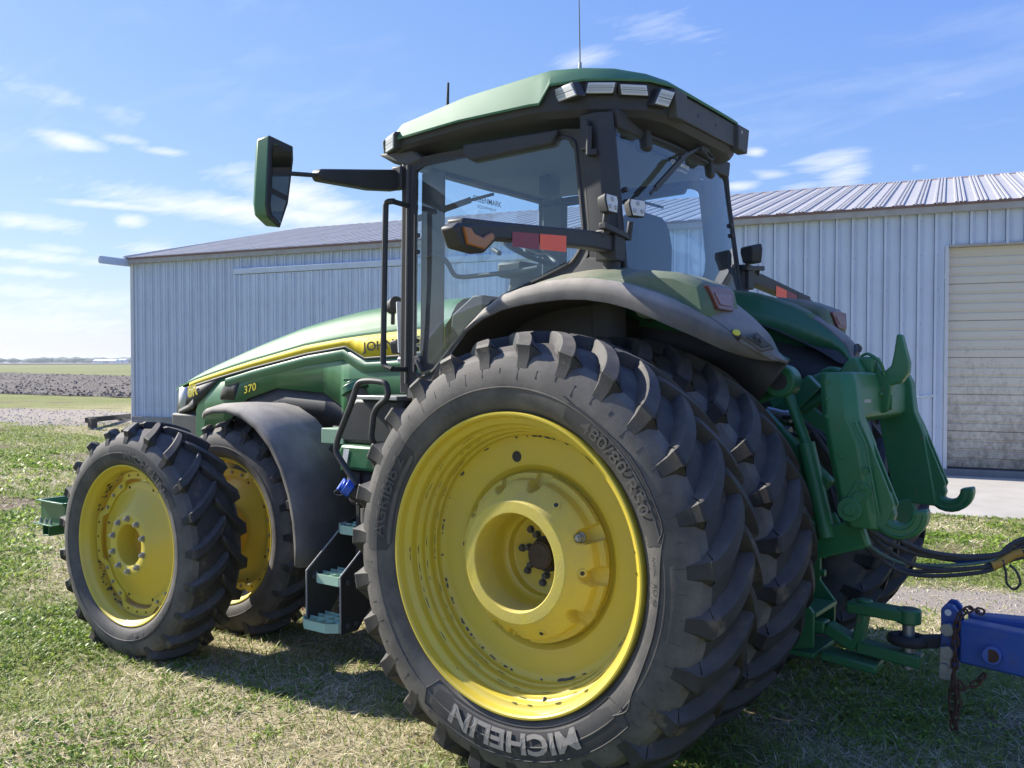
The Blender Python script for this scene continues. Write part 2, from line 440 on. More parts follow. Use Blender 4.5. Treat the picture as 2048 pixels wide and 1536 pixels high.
def zones(x, y):
    """gravel, straw, bare dirt, far field amounts of the ground at x, y"""
    x = np.asarray(x, float); y = np.asarray(y, float)
    w = (fbm(x, y, 1.6, 5)-.5)
    drive = np.clip((2.9 - segd(x, y, (60, 6), (22.5, -9.0)) + w*3.0)/.9, 0, 1)     # gravel drive past the shed corner
    drive2 = np.clip((2.0 - segd(x, y, (30, -6), (24.5, -8.0)) + w*2)/.8, 0, 1)
    patch = np.clip((.75 - segd(x, y, (-.2, -3.1), (-6, -4.4)) + w*1.5)/.45, 0, 1)   # gravel between tractor and pad
    gravel = np.maximum(np.maximum(drive, drive2), patch)
    dirt = np.clip((.42 - segd(x, y, (12.5, .2), (9.3, -1.9)) + w*1.4)/.4, 0, 1)
    dirt = np.maximum(dirt, np.clip((fbm(x, y, 1.1, 9)-.66)/.08, 0, 1)*.8)
    straw = np.clip((fbm(x, y, 2.3, 3)-.43)/.16, 0, 1)
    near = np.clip((5.2-(x*.81+y*.59)*0-np.hypot(x+2.4, y-4.9))/2.5, 0, 1)
    straw = np.clip(straw*.75+near*.28*fbm(x, y, .8, 4), 0, 1)
    lush = np.clip((1.8 - segd(x, y, (9.0, 1.2), (4.2, 3.6)) + w*1.2)/1.0, 0, 1)     # green weeds left of the front wheel
    straw = straw*(1-.85*lush)*np.clip(1-(x-24)/8, .15, 1)
    dirt = dirt*(1-lush)
    return gravel, straw, dirt, lush
def axis_coords(a, b, st):
    c = list(np.arange(a, b+1e-6, st)); step = st
    lo = [];  x = a
    while x > -3600:
        step *= 1.35; x -= step; lo.append(x)
    step = st; hi = []; x = b
    while x < 3600:
        step *= 1.35; x += step; hi.append(x)
    return np.array(lo[::-1]+c+hi)
gx = axis_coords(-10, 40, .22); gy = axis_coords(-22, 12, .22)
GX, GY = np.meshgrid(gx, gy)
PADC = Vector((1.126, -13.065, 0)); SU = Vector((math.cos(R(11)), math.sin(R(11)), 0)); ST = Vector((-SU.y, SU.x, 0))
def shed_local(x, y):
    return (x-PADC.x)*SU.x+(y-PADC.y)*SU.y, (x-PADC.x)*ST.x+(y-PADC.y)*ST.y
def pad_mask(x, y):
    a, b = shed_local(x, y)
    return (a < 1.15) & (a > -9) & (b < 4.75) & (b > -15)
GZ = ter(GX, GY) + (fbm(GX, GY, .7, 21)-.5)*.05*(np.hypot(GX, GY) < 60)
GZ = np.where(pad_mask(GX, GY), GZ-.12, GZ)
g_, s_, d_, l_ = zones(GX, GY)
me = bpy.data.meshes.new('ground')
ny, nx = GX.shape
idx = np.arange(nx*ny).reshape(ny, nx)
fq = np.stack([idx[:-1,:-1], idx[:-1,1:], idx[1:,1:], idx[1:,:-1]], -1).reshape(-1, 4)
me.vertices.add(nx*ny); me.vertices.foreach_set('co', np.stack([GX, GY, GZ], -1).ravel())
me.loops.add(fq.size); me.loops.foreach_set('vertex_index', fq.ravel())
me.polygons.add(len(fq)); me.polygons.foreach_set('loop_start', np.arange(0, fq.size, 4)); me.polygons.foreach_set('loop_total', np.full(len(fq), 4))
me.update(calc_edges=True); me.validate()
me.polygons.foreach_set('use_smooth', [True]*len(me.polygons))
ca = me.color_attributes.new('zone', 'FLOAT_COLOR', 'POINT')
far = np.clip((GX*.593-GY*.805+5.35-75)/20, 0, 1)
ca.data.foreach_set('color', np.stack([g_, s_, d_, far], -1).ravel())
ground = link('ground', me); tag(ground, kind='structure')
def ground_mat():
    m = bpy.data.materials.new('ground'); m.use_nodes = True
    nd, lk = m.node_tree.nodes, m.node_tree.links; b = nd['Principled BSDF']; b.inputs['Roughness'].default_value = .95; b.inputs['Specular IOR Level'].default_value = .15
    at = nd.new('ShaderNodeAttribute'); at.attribute_name = 'zone'
    sp = nd.new('ShaderNodeSeparateColor'); lk.new(at.outputs['Color'], sp.inputs[0])
    tcn = nd.new('ShaderNodeTexCoord')
    def noise(sc, det=6, ro=.65):
        n = nd.new('ShaderNodeTexNoise'); n.inputs['Scale'].default_value = sc; n.inputs['Detail'].default_value = det; n.inputs['Roughness'].default_value = ro
        lk.new(tcn.outputs['Object'], n.inputs['Vector']); return n.outputs['Fac']
    def ramp(f, stops):
        r_ = nd.new('ShaderNodeValToRGB'); cr = r_.color_ramp
        while len(cr.elements) < len(stops): cr.elements.new(.5)
        for e, (p, c) in zip(cr.elements, stops): e.position = p; e.color = (*c, 1)
        lk.new(f, r_.inputs[0]); return r_.outputs[0]
    def mix(f, a, c):
        x = nd.new('ShaderNodeMix'); x.data_type = 'RGBA'; lk.new(f, x.inputs[0]); lk.new(a, x.inputs[6]); lk.new(c, x.inputs[7]); return x.outputs[2]
    nf = noise(14, 10, .75); nm = noise(1.1, 6); nfine = noise(60, 6, .7)
    green = ramp(nf, [(.30, (.06, .08, .02)), (.5, (.17, .19, .06)), (.72, (.30, .30, .11))])
    straw = ramp(nf, [(.3, (.20, .165, .09)), (.52, (.42, .35, .22)), (.75, (.60, .52, .34))])
    dirt = ramp(nf, [(.3, (.09, .065, .045)), (.7, (.24, .185, .135))])
    grav = ramp(nfine, [(.3, (.17, .14, .11)), (.5, (.30, .26, .22)), (.7, (.42, .38, .33))])
    farc = ramp(noise(.03, 5), [(.3, (.16, .18, .07)), (.7, (.22, .22, .095))])
    c = mix(sp.outputs[1], green, straw)
    c = mix(sp.outputs[2], c, dirt)
    c = mix(sp.outputs[0], c, grav)
    c = mix(at.outputs['Alpha'], c, farc)
    lk.new(c, b.inputs['Base Color'])
    bp = nd.new('ShaderNodeBump'); bp.inputs['Strength'].default_value = .8; bp.inputs['Distance'].default_value = .03
    lk.new(nf, bp.inputs['Height']); lk.new(bp.outputs[0], b.inputs['Normal'])
    return m
me.materials.append(ground_mat())

def sheet(name, corners, m, lift, n=40):
    a, b, c, d = [np.array(p, float) for p in corners]     # near-left, near-right, far-right, far-left
    B = MB(); rows = []
    for i in range(n+1):
        t = (i/n)**2; p = a+(d-a)*t; q = b+(c-b)*t
        row = []
        for k in range(9):
            xy = p+(q-p)*k/8; row.append((xy[0], xy[1], float(ter(*xy))+lift))
        rows.append(row)
    B.grid(rows); o = B.build(name, m, smooth=0); tag(o, kind='structure'); return o
MPLOW = bpy.data.materials.new('ploughed_soil'); MPLOW.use_nodes = True
def soil():
    nd, lk = MPLOW.node_tree.nodes, MPLOW.node_tree.links; b = nd['Principled BSDF']; b.inputs['Roughness'].default_value = 1; b.inputs['Specular IOR Level'].default_value = .1
    tcn = nd.new('ShaderNodeTexCoord'); n = nd.new('ShaderNodeTexNoise'); n.inputs['Scale'].default_value = 1.4; n.inputs['Detail'].default_value = 9; n.inputs['Roughness'].default_value = .72
    lk.new(tcn.outputs['Object'], n.inputs['Vector'])
    r_ = nd.new('ShaderNodeValToRGB'); e = r_.color_ramp.elements
    e[0].position = .33; e[0].color = (.045, .039, .035, 1); e[1].position = .72; e[1].color = (.32, .285, .245, 1)
    x = e.new(.52) if hasattr(e, 'new') else None
    if x: x.color = (.145, .125, .108, 1)
    lk.new(n.outputs['Fac'], r_.inputs[0]); lk.new(r_.outputs[0], b.inputs['Base Color'])
soil()
def field_clods():
    B = MB(); rr = random.Random(5)
    a, b, c, d = [np.array(p, float) for p in ((60, -14.6), (26.0, -18.2), (40, -44), (150, -62))]
    for i in range(2600):
        t = rr.random()**2.2; u = rr.random(); p = (a+(b-a)*u)*(1-t)+(d+(c-d)*u)*t
        s = rr.uniform(.06, .17); z = float(ter(*p))
        vs = [(p[0]+s*math.cos(k*1.57+rr.random())*rr.uniform(.7, 1.3), p[1]+s*math.sin(k*1.57+rr.random())*rr.uniform(.7, 1.3), z-.02) for k in range(4)]
        vs.append((p[0]+rr.uniform(-.4,.4)*s, p[1]+rr.uniform(-.4,.4)*s, z+s*rr.uniform(.5, 1.0)))
        B.add(vs, [(0,1,4),(1,2,4),(2,3,4),(3,0,4)])
    o = B.build('soil_clods', MPLOW, smooth=0); tag(o, kind='stuff')
sheet('ploughed_field', ((73, -13.1), (24.5, -18.1), (44.5, -44), (186, -66.6)), MPLOW, .03)
field_clods()
MDF = mat('far_field_dark', (.115, .095, .090), .95, var=.25, scale=.02)
sheet('far_field', ((560, -140), (560, -470), (2500, -2900), (3200, -1200)), MDF, .35)
# ------------------------------------------------------------------ far trees and buildings
def treeline():
    B = MB(); rr = random.Random(3)
    ico = bmesh.new(); bmesh.ops.create_icosphere(ico, subdivisions=1, radius=1.0)
    iv = [v.co.copy() for v in ico.verts]; jf = [tuple(v.index for v in f.verts) for f in ico.faces]; ico.free()
    for i in range(900):
        lat = rr.uniform(-.78, .75); dep = rr.choice([1350, 1700, 2100])*rr.uniform(.95, 1.05)
        px = CAM.x+FW.x*dep+RT.x*lat*dep; py = CAM.y+FW.y*dep+RT.y*lat*dep
        hgt = rr.uniform(5.0, 9.5)*(dep/1350)**.5*(0.6+.8*float(vnoise(lat*40, 0, 1.0, 4))); wd = hgt*rr.uniform(.9, 1.9)
        B.add([(px+v.x*wd*rr.uniform(.8,1.2), py+v.y*wd, .3+hgt*(.5+.5*v.z*rr.uniform(.75,1.15))) for v in iv], jf)
    o = B.build('treeline', mat('tree_foliage', (.060, .085, .050), .95, var=.3, scale=.05), smooth=0); tag(o, kind='stuff')
treeline()
def farm_building(lat, dep, w, d, h, roofcol, wallcol, label):
    px = CAM.x+FW.x*dep+RT.x*lat*dep; py = CAM.y+FW.y*dep+RT.y*lat*dep
    t = tag(empty('farm_building', None, (px, py, .35), (0, 0, CYAW)), label, 'building', 'white farm buildings on the horizon')
    b = MB(); b.box(-w/2, w/2, -d/2, d/2, 0, h); b.build('wall', mat('far_wall', wallcol, .8), t, smooth=0)
    b = MB(); b.prism([(-d/2-.5, h+.003), (d/2+.5, h+.003), (0, h+d*.16)], 'x', -w/2-.5, w/2+.5); b.build('roof', mat('far_roof', roofcol, .6), t, smooth=0)
    b = MB(); b.box(-w*.2, w*.05, d/2+.01, d/2+.08, 0, h*.75); b.build('door', mat('far_door', (.25, .27, .3), .7), t, smooth=0)
farm_building((213-1024)/1832.26, 1130, 27, 12, 3.0, (.75, .77, .8), (.8, .8, .8), 'longest white farm building far off on the horizon left of the shed')
farm_building((247-1024)/1832.26, 1160, 9, 9, 4.2, (.6, .65, .72), (.78, .78, .8), 'small white farm building on the horizon close to the shed corner')
farm_building((229-1024)/1832.26, 1250, 11, 9, 3.6, (.5, .55, .62), (.75, .76, .8), 'grey roofed farm building between two white ones on the horizon')

# thin air over the whole plain, one closed box
b = MB(); b.box(-6000, 6000, -6000, 6000, -3.0, 16.0)
MHAZE = bpy.data.materials.new('air'); MHAZE.use_nodes = True
_n = MHAZE.node_tree.nodes; _n.clear()
_v = _n.new('ShaderNodeVolumePrincipled'); _v.inputs['Color'].default_value = (.82, .90, 1.0, 1); _v.inputs['Density'].default_value = .00022; _v.inputs['Anisotropy'].default_value = .2
_o = _n.new('ShaderNodeOutputMaterial'); MHAZE.node_tree.links.new(_v.outputs[0], _o.inputs['Volume'])
hz = b.build('haze', MHAZE, None, 0, 0); tag(hz, kind='stuff')
# ------------------------------------------------------------------ shed
def metal_sheet(name, col, dark, rough, metal, streak=.12, amt=.35, dsc=1.2):
    return mat(name, col, rough, metal=metal, dust=dark, dust_amt=amt, scale=dsc*3, streak=streak, var=.06)
MWALL = metal_sheet('wall_steel', (.58, .65, .75), (.39, .44, .51), .50, .0)
MWALLD = metal_sheet('door_steel', (.62, .69, .79), (.43, .48, .55), .50, .0)
MROOF = metal_sheet('roof_steel', (.43, .42, .41), (.31, .30, .29), .48, .08, streak=1, amt=.3)
MTRIM = mat('trim_steel', (.42, .42, .40), .6, dust=(.26, .17, .13), dust_amt=.45, scale=5)
MTRIMW = mat('trim_white', (.62, .64, .67), .5, dust=(.3, .29, .27), dust_amt=.25, scale=5)
MRUSTY = mat('rusty_edge', (.16, .085, .07), .8, dust=(.28, .2, .17), dust_amt=.5, scale=8)
MCONC = mat('concrete', (.42, .395, .355), .9, dust=(.30, .275, .235), dust_amt=.6, scale=2.5, bump=.3, bscale=120, var=.08)
MCONCD = mat('concrete_sill_shaded', (.20, .21, .225), .9, dust=(.12, .12, .12), dust_amt=.5, scale=4, streak=.3)  # darker, bluer than the pad: the sill's shade is put into its colour
shed = tag(empty('shed', None, PADC, (0, 0, R(11))), 'long ribbed grey steel shed with low metal roof behind the tractor', 'shed')
def rib_profile(width, ribs, rw, rh, minor=0):
    p = [(0, 0)]
    for c in ribs:
        for m_ in (([c-.075] if minor else [])):
            p += [(m_-.008, 0), (m_-.006, minor), (m_+.006, minor), (m_+.008, 0)]
        p += [(c-rw/2, 0), (c-rw*.34, rh), (c+rw*.34, rh), (c+rw/2, 0), (c+rw/2+.001, -.035*(rh > .03)), (c+rw/2+.011, -.035*(rh > .03)), (c+rw/2+.012, 0)]
        if minor:
            m_ = c+.075; p += [(m_-.008, 0), (m_-.006, minor), (m_+.006, minor), (m_+.008, 0)]
    p.append((width, 0)); return p
PW = .8505
MSCREW = mat('screw_head', (.16, .15, .15), .6)
def wall_sheet(name, z0, z1, m, w=PW):
    B = MB(); pr = rib_profile(w, [c for c in (.142, .4255, .709) if c < w], .058, .036, .013)
    B.grid([[(x, y, z0) for x, y in pr], [(x, y, z1) for x, y in pr]])
    nf = len(B.f); zz = z1-.16
    while zz > max(z0, -.1)+.1:
        for c in (.142, .4255, .709):
            if c < w: B.box(c-.036-.0055, c-.036+.0055, .0002, .006, zz-.0055, zz+.0055)
        zz -= .62
    me_ = B.data(name, m, smooth=0); me_.materials.append(MSCREW)
    for i in range(nf, len(me_.polygons)): me_.polygons[i].material_index = 1
    return me_
ws = wall_sheet('wall_panel', -.35, 4.62, MWALL); wo_ = wall_sheet('wall_panel', 3.99, 4.62, MWALL)
x = .02; k = 0
nleft = int(20.18//PW)
for i in range(nleft+1):
    xx = .035+i*PW
    if xx+PW > 20.25: break
    link('wall_panel', ws, shed, (xx, (.002 if i % 2 else 0), 0))
wn_ = wall_sheet('wall_panel', -.35, 4.62, MWALL, .56); link('wall_panel', wn_, shed, (.035+23*PW, .002, 0))
for i in range(5): link('wall_panel', wo_, shed, (.035-(i+1)*PW, (.002 if i % 2 else 0), 0))
for i in range(6): link('wall_panel', ws, shed, (-4.34-(i+1)*PW, (.002 if i % 2 else 0), 0))
b = MB(); b.box(20.12, 20.24, -.06, .035, -.3, 4.60); b.build('corner_trim', MTRIMW, shed, .004)
b = MB(); b.box(-9.4, 20.32, .03, .12, 4.585, 4.735); b.build('eave_fascia', MTRIM, shed, .006)
b = MB(); b.box(-9.4, 20.33, .119, .135, 4.70, 4.745); b.build('eave_drip_edge', MRUSTY, shed, .003)
b = MB(); b.box(16.0, 20.2, .001, .06, .10, .42); b.build('base_board', mat('weathered_board', (.36, .36, .36), .9, dust=(.16, .14, .12), dust_amt=.6, scale=8), shed, .004)
# gable ends, back wall, far roof
EV, AP, DP = 4.70, 6.44, 14.5
for xg in (20.2, -9.35):
    b = MB(); b.prism([(-.02, -.3), (-.02, 4.66), (-DP/2, AP-.08), (-DP+.02, 4.66), (-DP+.02, -.3)], 'x', xg-.02, xg+.02); b.build('gable_wall', MWALL, shed, 0, 0)
b = MB(); b.box(-9.3, 20.15, -DP-.03, -DP+.01, -.3, 4.62); b.build('rear_wall', MWALL, shed, 0, 0)
slope = math.atan2(AP-EV, DP/2)
RL = math.hypot(AP-EV, DP/2)+.16
pr = rib_profile(.69, [.06, .13, .20, .405, .475, .545], .05, .024)
B = MB(); B.grid([[(x_, .13, y_) for x_, y_ in pr], [(x_, .13-RL*math.cos(slope), y_+RL*math.sin(slope)) for x_, y_ in pr]])
rs_ = B.data('roof_panel', MROOF, 0)
for i in range(43): link('roof_panel', rs_, shed, (20.36-(i+1)*.69, 0, 4.735+(.003 if i % 2 else 0)))
b = MB(); b.add([(-9.4, -DP/2, AP+.03), (20.3, -DP/2, AP+.03), (20.3, -DP-.2, EV), (-9.4, -DP-.2, EV)], [(0,1,2,3)]); b.build('rear_roof', MROOF, shed, 0, 0, solid=.02)
b = MB(); b.prism([(-DP/2+.25, AP+.012), (-DP/2, AP+.085), (-DP/2-.25, AP+.012), (-DP/2, AP+.05)], 'x', -9.4, 19.9); b.build('ridge_cap', MRUSTY, shed, 0, 0)
b = MB(); b.bar((20.33, .16, 4.76), (20.33, -DP/2, AP+.045), .07, .09); b.bar((20.33, -DP/2, AP+.045), (20.33, -DP-.1, 4.74), .07, .09); b.build('rake_trim', MTRIMW, shed, .004)
# door track on the gable that sticks out past the corner
b = MB(); b.prism([(20.22, 4.52), (20.30, 4.52), (20.34, 4.60), (20.30, 4.70), (20.25, 4.72), (20.22, 4.70)], 'y', -4.0, 1.0)
b.build('door_track', MWALLD, shed, .004)
# sliding door with covered track
b = MB(); b.prism([(.028, 4.30), (.10, 4.295), (.118, 4.28), (.112, 4.15), (.028, 4.14)], 'x', 7.6, 16.52); b.build('track_cover', MWALLD, shed, .004)
sdm = wall_sheet('door_sheet', -.1, 4.135, MWALLD)
for i in range(9): link('door_sheet', sdm, shed, (16.45-(i+1)*PW, .075+(.002 if i % 2 else 0), 0))
b = MB(); b.box(16.44, 16.52, .03, .11, -.1, 4.14); b.build('door_edge', MWALLD, shed, .004)
# overhead door
def stained():
    m = bpy.data.materials.new('overhead_door_paint'); m.use_nodes = True
    nd, lk = m.node_tree.nodes, m.node_tree.links; b_ = nd['Principled BSDF']; b_.inputs['Roughness'].default_value = .6
    tcn = nd.new('ShaderNodeTexCoord'); ge = nd.new('ShaderNodeObjectInfo')
    def noise(sc, sz, det=8, ro=.7):
        mp = nd.new('ShaderNodeMapping'); mp.inputs['Scale'].default_value = (1, 1, sz)
        n = nd.new('ShaderNodeTexNoise'); n.inputs['Scale'].default_value = sc; n.inputs['Detail'].default_value = det; n.inputs['Roughness'].default_value = ro
        lk.new(tcn.outputs['Object'], mp.inputs[0]); lk.new(mp.outputs[0], n.inputs['Vector']); return n.outputs['Fac']
    at = nd.new('ShaderNodeAttribute'); at.attribute_name = 'grime'
    def mth(op, a_, c_):
        n = nd.new('ShaderNodeMath'); n.operation = op; n.use_clamp = op == 'MULTIPLY'
        for i, v in enumerate((a_, c_)):
            if isinstance(v, (int, float)): n.inputs[i].default_value = v
            else: lk.new(v, n.inputs[i])
        return n.outputs[0]
    f = mth('ADD', mth('MULTIPLY', noise(13, .7), .9), mth('MULTIPLY', noise(2.0, .5), .7))
    f = mth('ADD', f, at.outputs['Fac'])
    r_ = nd.new('ShaderNodeMapRange'); r_.inputs[1].default_value = .95; r_.inputs[2].default_value = 1.55; lk.new(f, r_.inputs[0])
    mx = nd.new('ShaderNodeMix'); mx.data_type = 'RGBA'; lk.new(r_.outputs[0], mx.inputs[0]); mx.inputs[6].default_value = (.62, .57, .465, 1); mx.inputs[7].default_value = (.125, .11, .085, 1)
    r2 = nd.new('ShaderNodeMapRange'); r2.inputs[1].default_value = .55; r2.inputs[2].default_value = .75; lk.new(noise(2.6, .45, 5), r2.inputs[0])
    m2 = nd.new('ShaderNodeMix'); m2.data_type = 'RGBA'; lk.new(mth('MULTIPLY', mth('MULTIPLY', r2.outputs[0], r_.outputs[0]), .55), m2.inputs[0]); lk.new(mx.outputs[2], m2.inputs[6]); m2.inputs[7].default_value = (.16, .085, .035, 1)
    lk.new(m2.outputs[2], b_.inputs['Base Color']); return m
MDOOR = stained()
od = empty('overhead_door', shed, (0, -.10, 0))
SEC = 3.97/6
def door_panel(i):
    z0 = i*SEC; B = MB(); prof = [(0.0, -.008), (.012, .012)]
    for c in (.165, .335, .50):
        prof += [(c-.035, .012), (c-.022, -.006), (c+.004, -.006), (c+.02, .016), (c+.05, .012)]
    prof += [(SEC-.010, .012), (SEC-.002, -.008)]
    rows = [[(-4.28+k*.1783, y, z0+z) for k in range(25)] for z, y in prof]
    B.grid(rows); me_ = B.data('door_panel', MDOOR, 0)
    at = me_.attributes.new('grime', 'FLOAT', 'POINT')
    at.data.foreach_set('value', [float(np.interp(v.co.z, [0, .35, 1.0, 2.3, 2.9, 4], [.60, .42, .28, .08, -.20, -.35])) for v in me_.vertices])
    return link('door_panel', me_, od)
for i in range(6): door_panel(i)
b = MB(); b.box(-4.28, 0, .0, .016, -.02, .0+.012)
b.build('bottom_seal', MDRK, od)
b = MB(); b.box(-.035, .03, -.12, .032, -.15, 4.0); b.build('door_jamb', MTRIMW, shed, .003)
b = MB(); b.box(-4.34, -4.285, -.12, .032, -.15, 4.0); b.build('door_jamb', MTRIMW, shed, .003)
b = MB(); b.box(-4.28, -.04, -.12, .036, 3.965, 4.01); b.build('door_header', MTRIM, shed, .003)
b = MB(); b.box(-4.4, .05, -.3, .06, -.30, -.022); b.build('door_sill', MCONCD, shed, .01)
# pad
b = MB(); b.box(-9, 1.1, .062, 4.7, -.32, -.135)
pad = b.build('concrete_pad', MCONC, None, .02); pad.location = PADC; pad.rotation_euler = (0, 0, R(11)); tag(pad, kind='structure')
b = MB(); b.box(-4.6, .25, -6, .055, -.35, -.03); fl = b.build('shed_floor', MCONC, shed)
# white scrawl on the wall beside the door
b = MB(); pts = [(.62, .032, 1.34), (.50, .032, 1.30), (.40, .032, 1.27), (.30, .032, 1.29), (.27, .032, 1.26), (.22, .032, 1.31), (.20, .032, 1.27)]
b.tube(smooth_path(pts, 4), .012, 6); b.build('paint_mark', MWHITE, shed)
# low timber frame lying on blocks by the shed corner
fr = tag(empty('timber_frame'), 'low dark timber frame on short posts at the far shed corner', 'timber frame')
MTIM = mat('dark_timber', (.06, .058, .055), .9, dust=(.14, .12, .1), dust_amt=.4, scale=6)
b = MB(); b.bar((19.766, -7.222, .45), (22.0, -9.72, .36), .09, .13); b.build('beam', MTIM, fr, .01)
b = MB(); b.bar((19.64, -7.31, -.1), (19.64, -7.31, .50), .16, .18); b.build('post', MTIM, fr, .01)
b = MB(); b.bar((21.5, -9.16, -.1), (21.5, -9.16, .31), .15, .15); b.build('post', MTIM, fr, .01)
b = MB(); b.bar((19.56, -7.26, .24), (19.78, -7.50, .235), .22, .04); b.build('plate', MSTEEL, fr, .005)
# green implement frame standing beyond the front wheel
gi = tag(empty('steel_implement', None, (5.50, .68, 0)), 'green steel box on a square tube frame beyond the left front wheel', 'implement')
b = MB()
for (x0, x1, y0, y1) in ((-.02, 0, -.45, .12), (.38, .40, -.45, .12)): b.box(x0, x1, y0, y1, .478, .66)
b.box(.0, .38, .10, .12, .478, .66); b.box(.0, .38, -.45, -.43, .478, .66); b.box(.0, .38, -.43, .10, .478, .49); b.build('open_box', MGREEN, gi, .003)
b = MB(); b.box(-.035, .43, .12, .15, .655, .672); b.box(-.035, -.0, -.48, .12, .655, .672); b.box(.40, .435, -.48, .12, .655, .672); b.build('box_rim', MGREEN, gi, .003)
def sq_tube_y(b, x, z, y0, y1, w, t=.010):
    b.box(x-w/2, x+w/2, y0, y1, z+w/2-t, z+w/2); b.box(x-w/2, x+w/2, y0, y1, z-w/2, z-w/2+t)
    b.box(x-w/2, x-w/2+t, y0, y1, z-w/2+t, z+w/2-t); b.box(x+w/2-t, x+w/2, y0, y1, z-w/2+t, z+w/2-t)
b = MB(); sq_tube_y(b, .30, .41, -1.3, .13, .11); sq_tube_y(b, .12, .41, -1.3, -.05, .11); b.build('square_tube', MGREEN, gi, .002)
b = MB(); b.box(.06, .38, -.08, .20, .466, .476); b.build('mounting_plate', MGREEN, gi, .002)
bm_ = MB(); bm_.cyl((0, 0, 0), (0, 0, .03), .014, 6); bm_.cyl((0, 0, .03), (0, 0, .045), .008, 8); bd = bm_.data('bolt', MSTEEL)
for bx, by in ((.34, .17), (.25, .17), (.17, .17)): link('bolt', bd, gi, (bx, by-.02, .476))
b = MB(); b.bar((.30, -1.2, 0), (.30, -1.2, .355), .09, .09); b.build('leg', MGREEN, gi, .003)
b = MB(); b.bar((.12, -.3, 0), (.12, -.3, .355), .07, .07); b.build('leg', MGREEN, gi, .003)
# ------------------------------------------------------------------ tractor
ROLL = 0.0179233
TR = tag(empty('tractor', None, (0,0,0), (ROLL, 0, 0)), 'green and yellow row crop tractor with dual wheels front and rear', 'tractor')
ZR, ZF = .990, .707
REAR = dict(Rc=1.030, drop=.055, half=.224, W=.257, r0=.664, N=27, lug=.056, zc=ZR)
FRONT = dict(Rc=.782, drop=.040, half=.186, W=.210, r0=.510, N=21, lug=.045, zc=ZF)
def tyre_profile(p):
    S = p['Rc']-p['drop']-p['lug']*1.18; r0, W, Rc = p['r0'], p['W'], p['Rc']
    side = [(W*.79, r0+.002), (W*.885, r0+.08*(S-r0)), (W*.945, r0+.18*(S-r0)), (W*.982, r0+.31*(S-r0)), (W*1.0, r0+.46*(S-r0)), (W*.992, r0+.60*(S-r0)), (W*.965, r0+.74*(S-r0)), (W*.92, r0+.87*(S-r0)), (W*.84, r0+1.0*(S-r0))]
    top = [(W*.70, Rc-p['drop']*.62-p['lug']*1.15), (W*.45, Rc-p['drop']*.22-p['lug']), (W*.2, Rc-p['drop']*.04-p['lug'])]
    return side, top
def side_y(p, r):
    side, _ = tyre_profile(p)
    return float(np.interp(r, [q[1] for q in side], [q[0] for q in side]))
def tyre(p, phase):
    side, top = tyre_profile(p)
    prof = [(y, r) for y, r in side+top] + [(0, p['Rc']-p['lug'])] + [(-y, r) for y, r in (side+top)[::-1]]
    B = MB(); B.lathe(prof, n=180); m_ = len(prof); B.split = [(i, j) for i, j in ((len(side)+0, m_-len(side)-1),)][0]; B.ncar = (m_-1)*180
    # raised ring on the sidewall
    for f in (.30,):
        rr_ = p['r0']+f*(p['Rc']-p['r0'])
        y = side_y(p, rr_)
        B.lathe([(y-.004, rr_-.006), (y+.003, rr_-.002), (y+.003, rr_+.002), (y-.004, rr_+.006)], n=180)
    Rc, h, N = p['Rc'], p['half'], p['N']
    k = Rc/1.03
    ts = [0, .06, .2, .36, .52, .68, .82, .93, 1.0]
    for sgn in (1, -1):
        for i in range(N):
            ph = phase + 2*math.pi*(i + (0 if sgn > 0 else .5))/N
            jit = (math.sin(i*12.9+sgn*3.1)*.5)*.006
            rows = []
            for t in ts:
                y = lerp(-.030*k, h, t)
                a = .255*(.55*(1-t)+.45*(1-t)**2)
                rt = Rc-p['drop']*(y/h)**2
                rb = Rc-p['drop']*.9*(y/h)**2-p['lug']*1.12
                nose = min(1, .55+t/.12*.45) if t < .12 else 1
                wt, wb = (.031+.010*t)*k*nose, (.050+.028*t)*k*nose
                if t == 0: rt -= p['lug']*.25
                yb = y-.043*max(0, t-.68)/.32
                rows.append([(yb, rb, a-wb/Rc), (y, rt-.008*k, a-(wt+.004)/Rc), (y, rt, a-(wt-.004)/Rc), (y, rt, a+(wt-.004)/Rc), (y, rt-.008*k, a+(wt+.004)/Rc), (yb, rb, a+wb/Rc)])
            # shoulder end face runs down the sidewall
            S0 = Rc-p['drop']; SC = side[-1][1]
            for f, ww in ((.10, 1.0), (.42, .92), (.75, .78), (1.0, .62)):
                r = S0-f*(p['lug']*2.45)
                yc = side_y(p, min(r, SC))
                y = lerp(h+.010, yc+.005, f**.8)
                wt, wb = .040*k*lerp(1, .80, f), .078*k*ww
                e = (1-f)**.8
                yb, rb_ = lerp(yc-.004, h-.045, e), lerp(r-.004, r-.035, e)
                if f == 1.0: y = yc-.004
                da = -.012*f
                rows.append([(yb, rb_, da-wb/Rc), (y-.006, r, da-(wt+.003)/Rc), (y, r, da-(wt-.003)/Rc), (y, r, da+(wt-.003)/Rc), (y-.006, r, da+(wt+.003)/Rc), (yb, rb_, da+wb/Rc)])
            g = [[(r*math.sin(ph+jit+a), y*sgn, r*math.cos(ph+jit+a)) for (y, r, a) in row] for row in rows]
            B.grid(g)
            o = len(B.v)-len(g)*6
            B.f.append(tuple(o+q for q in range(6)))
    zc = p['zc']
    B.v = [(x, y+(.05*max(0, -(z+zc-.10))*(1 if y > 0 else -1)), max(z, -zc-.004+random.uniform(0, .002))) for x, y, z in B.v]
    return B
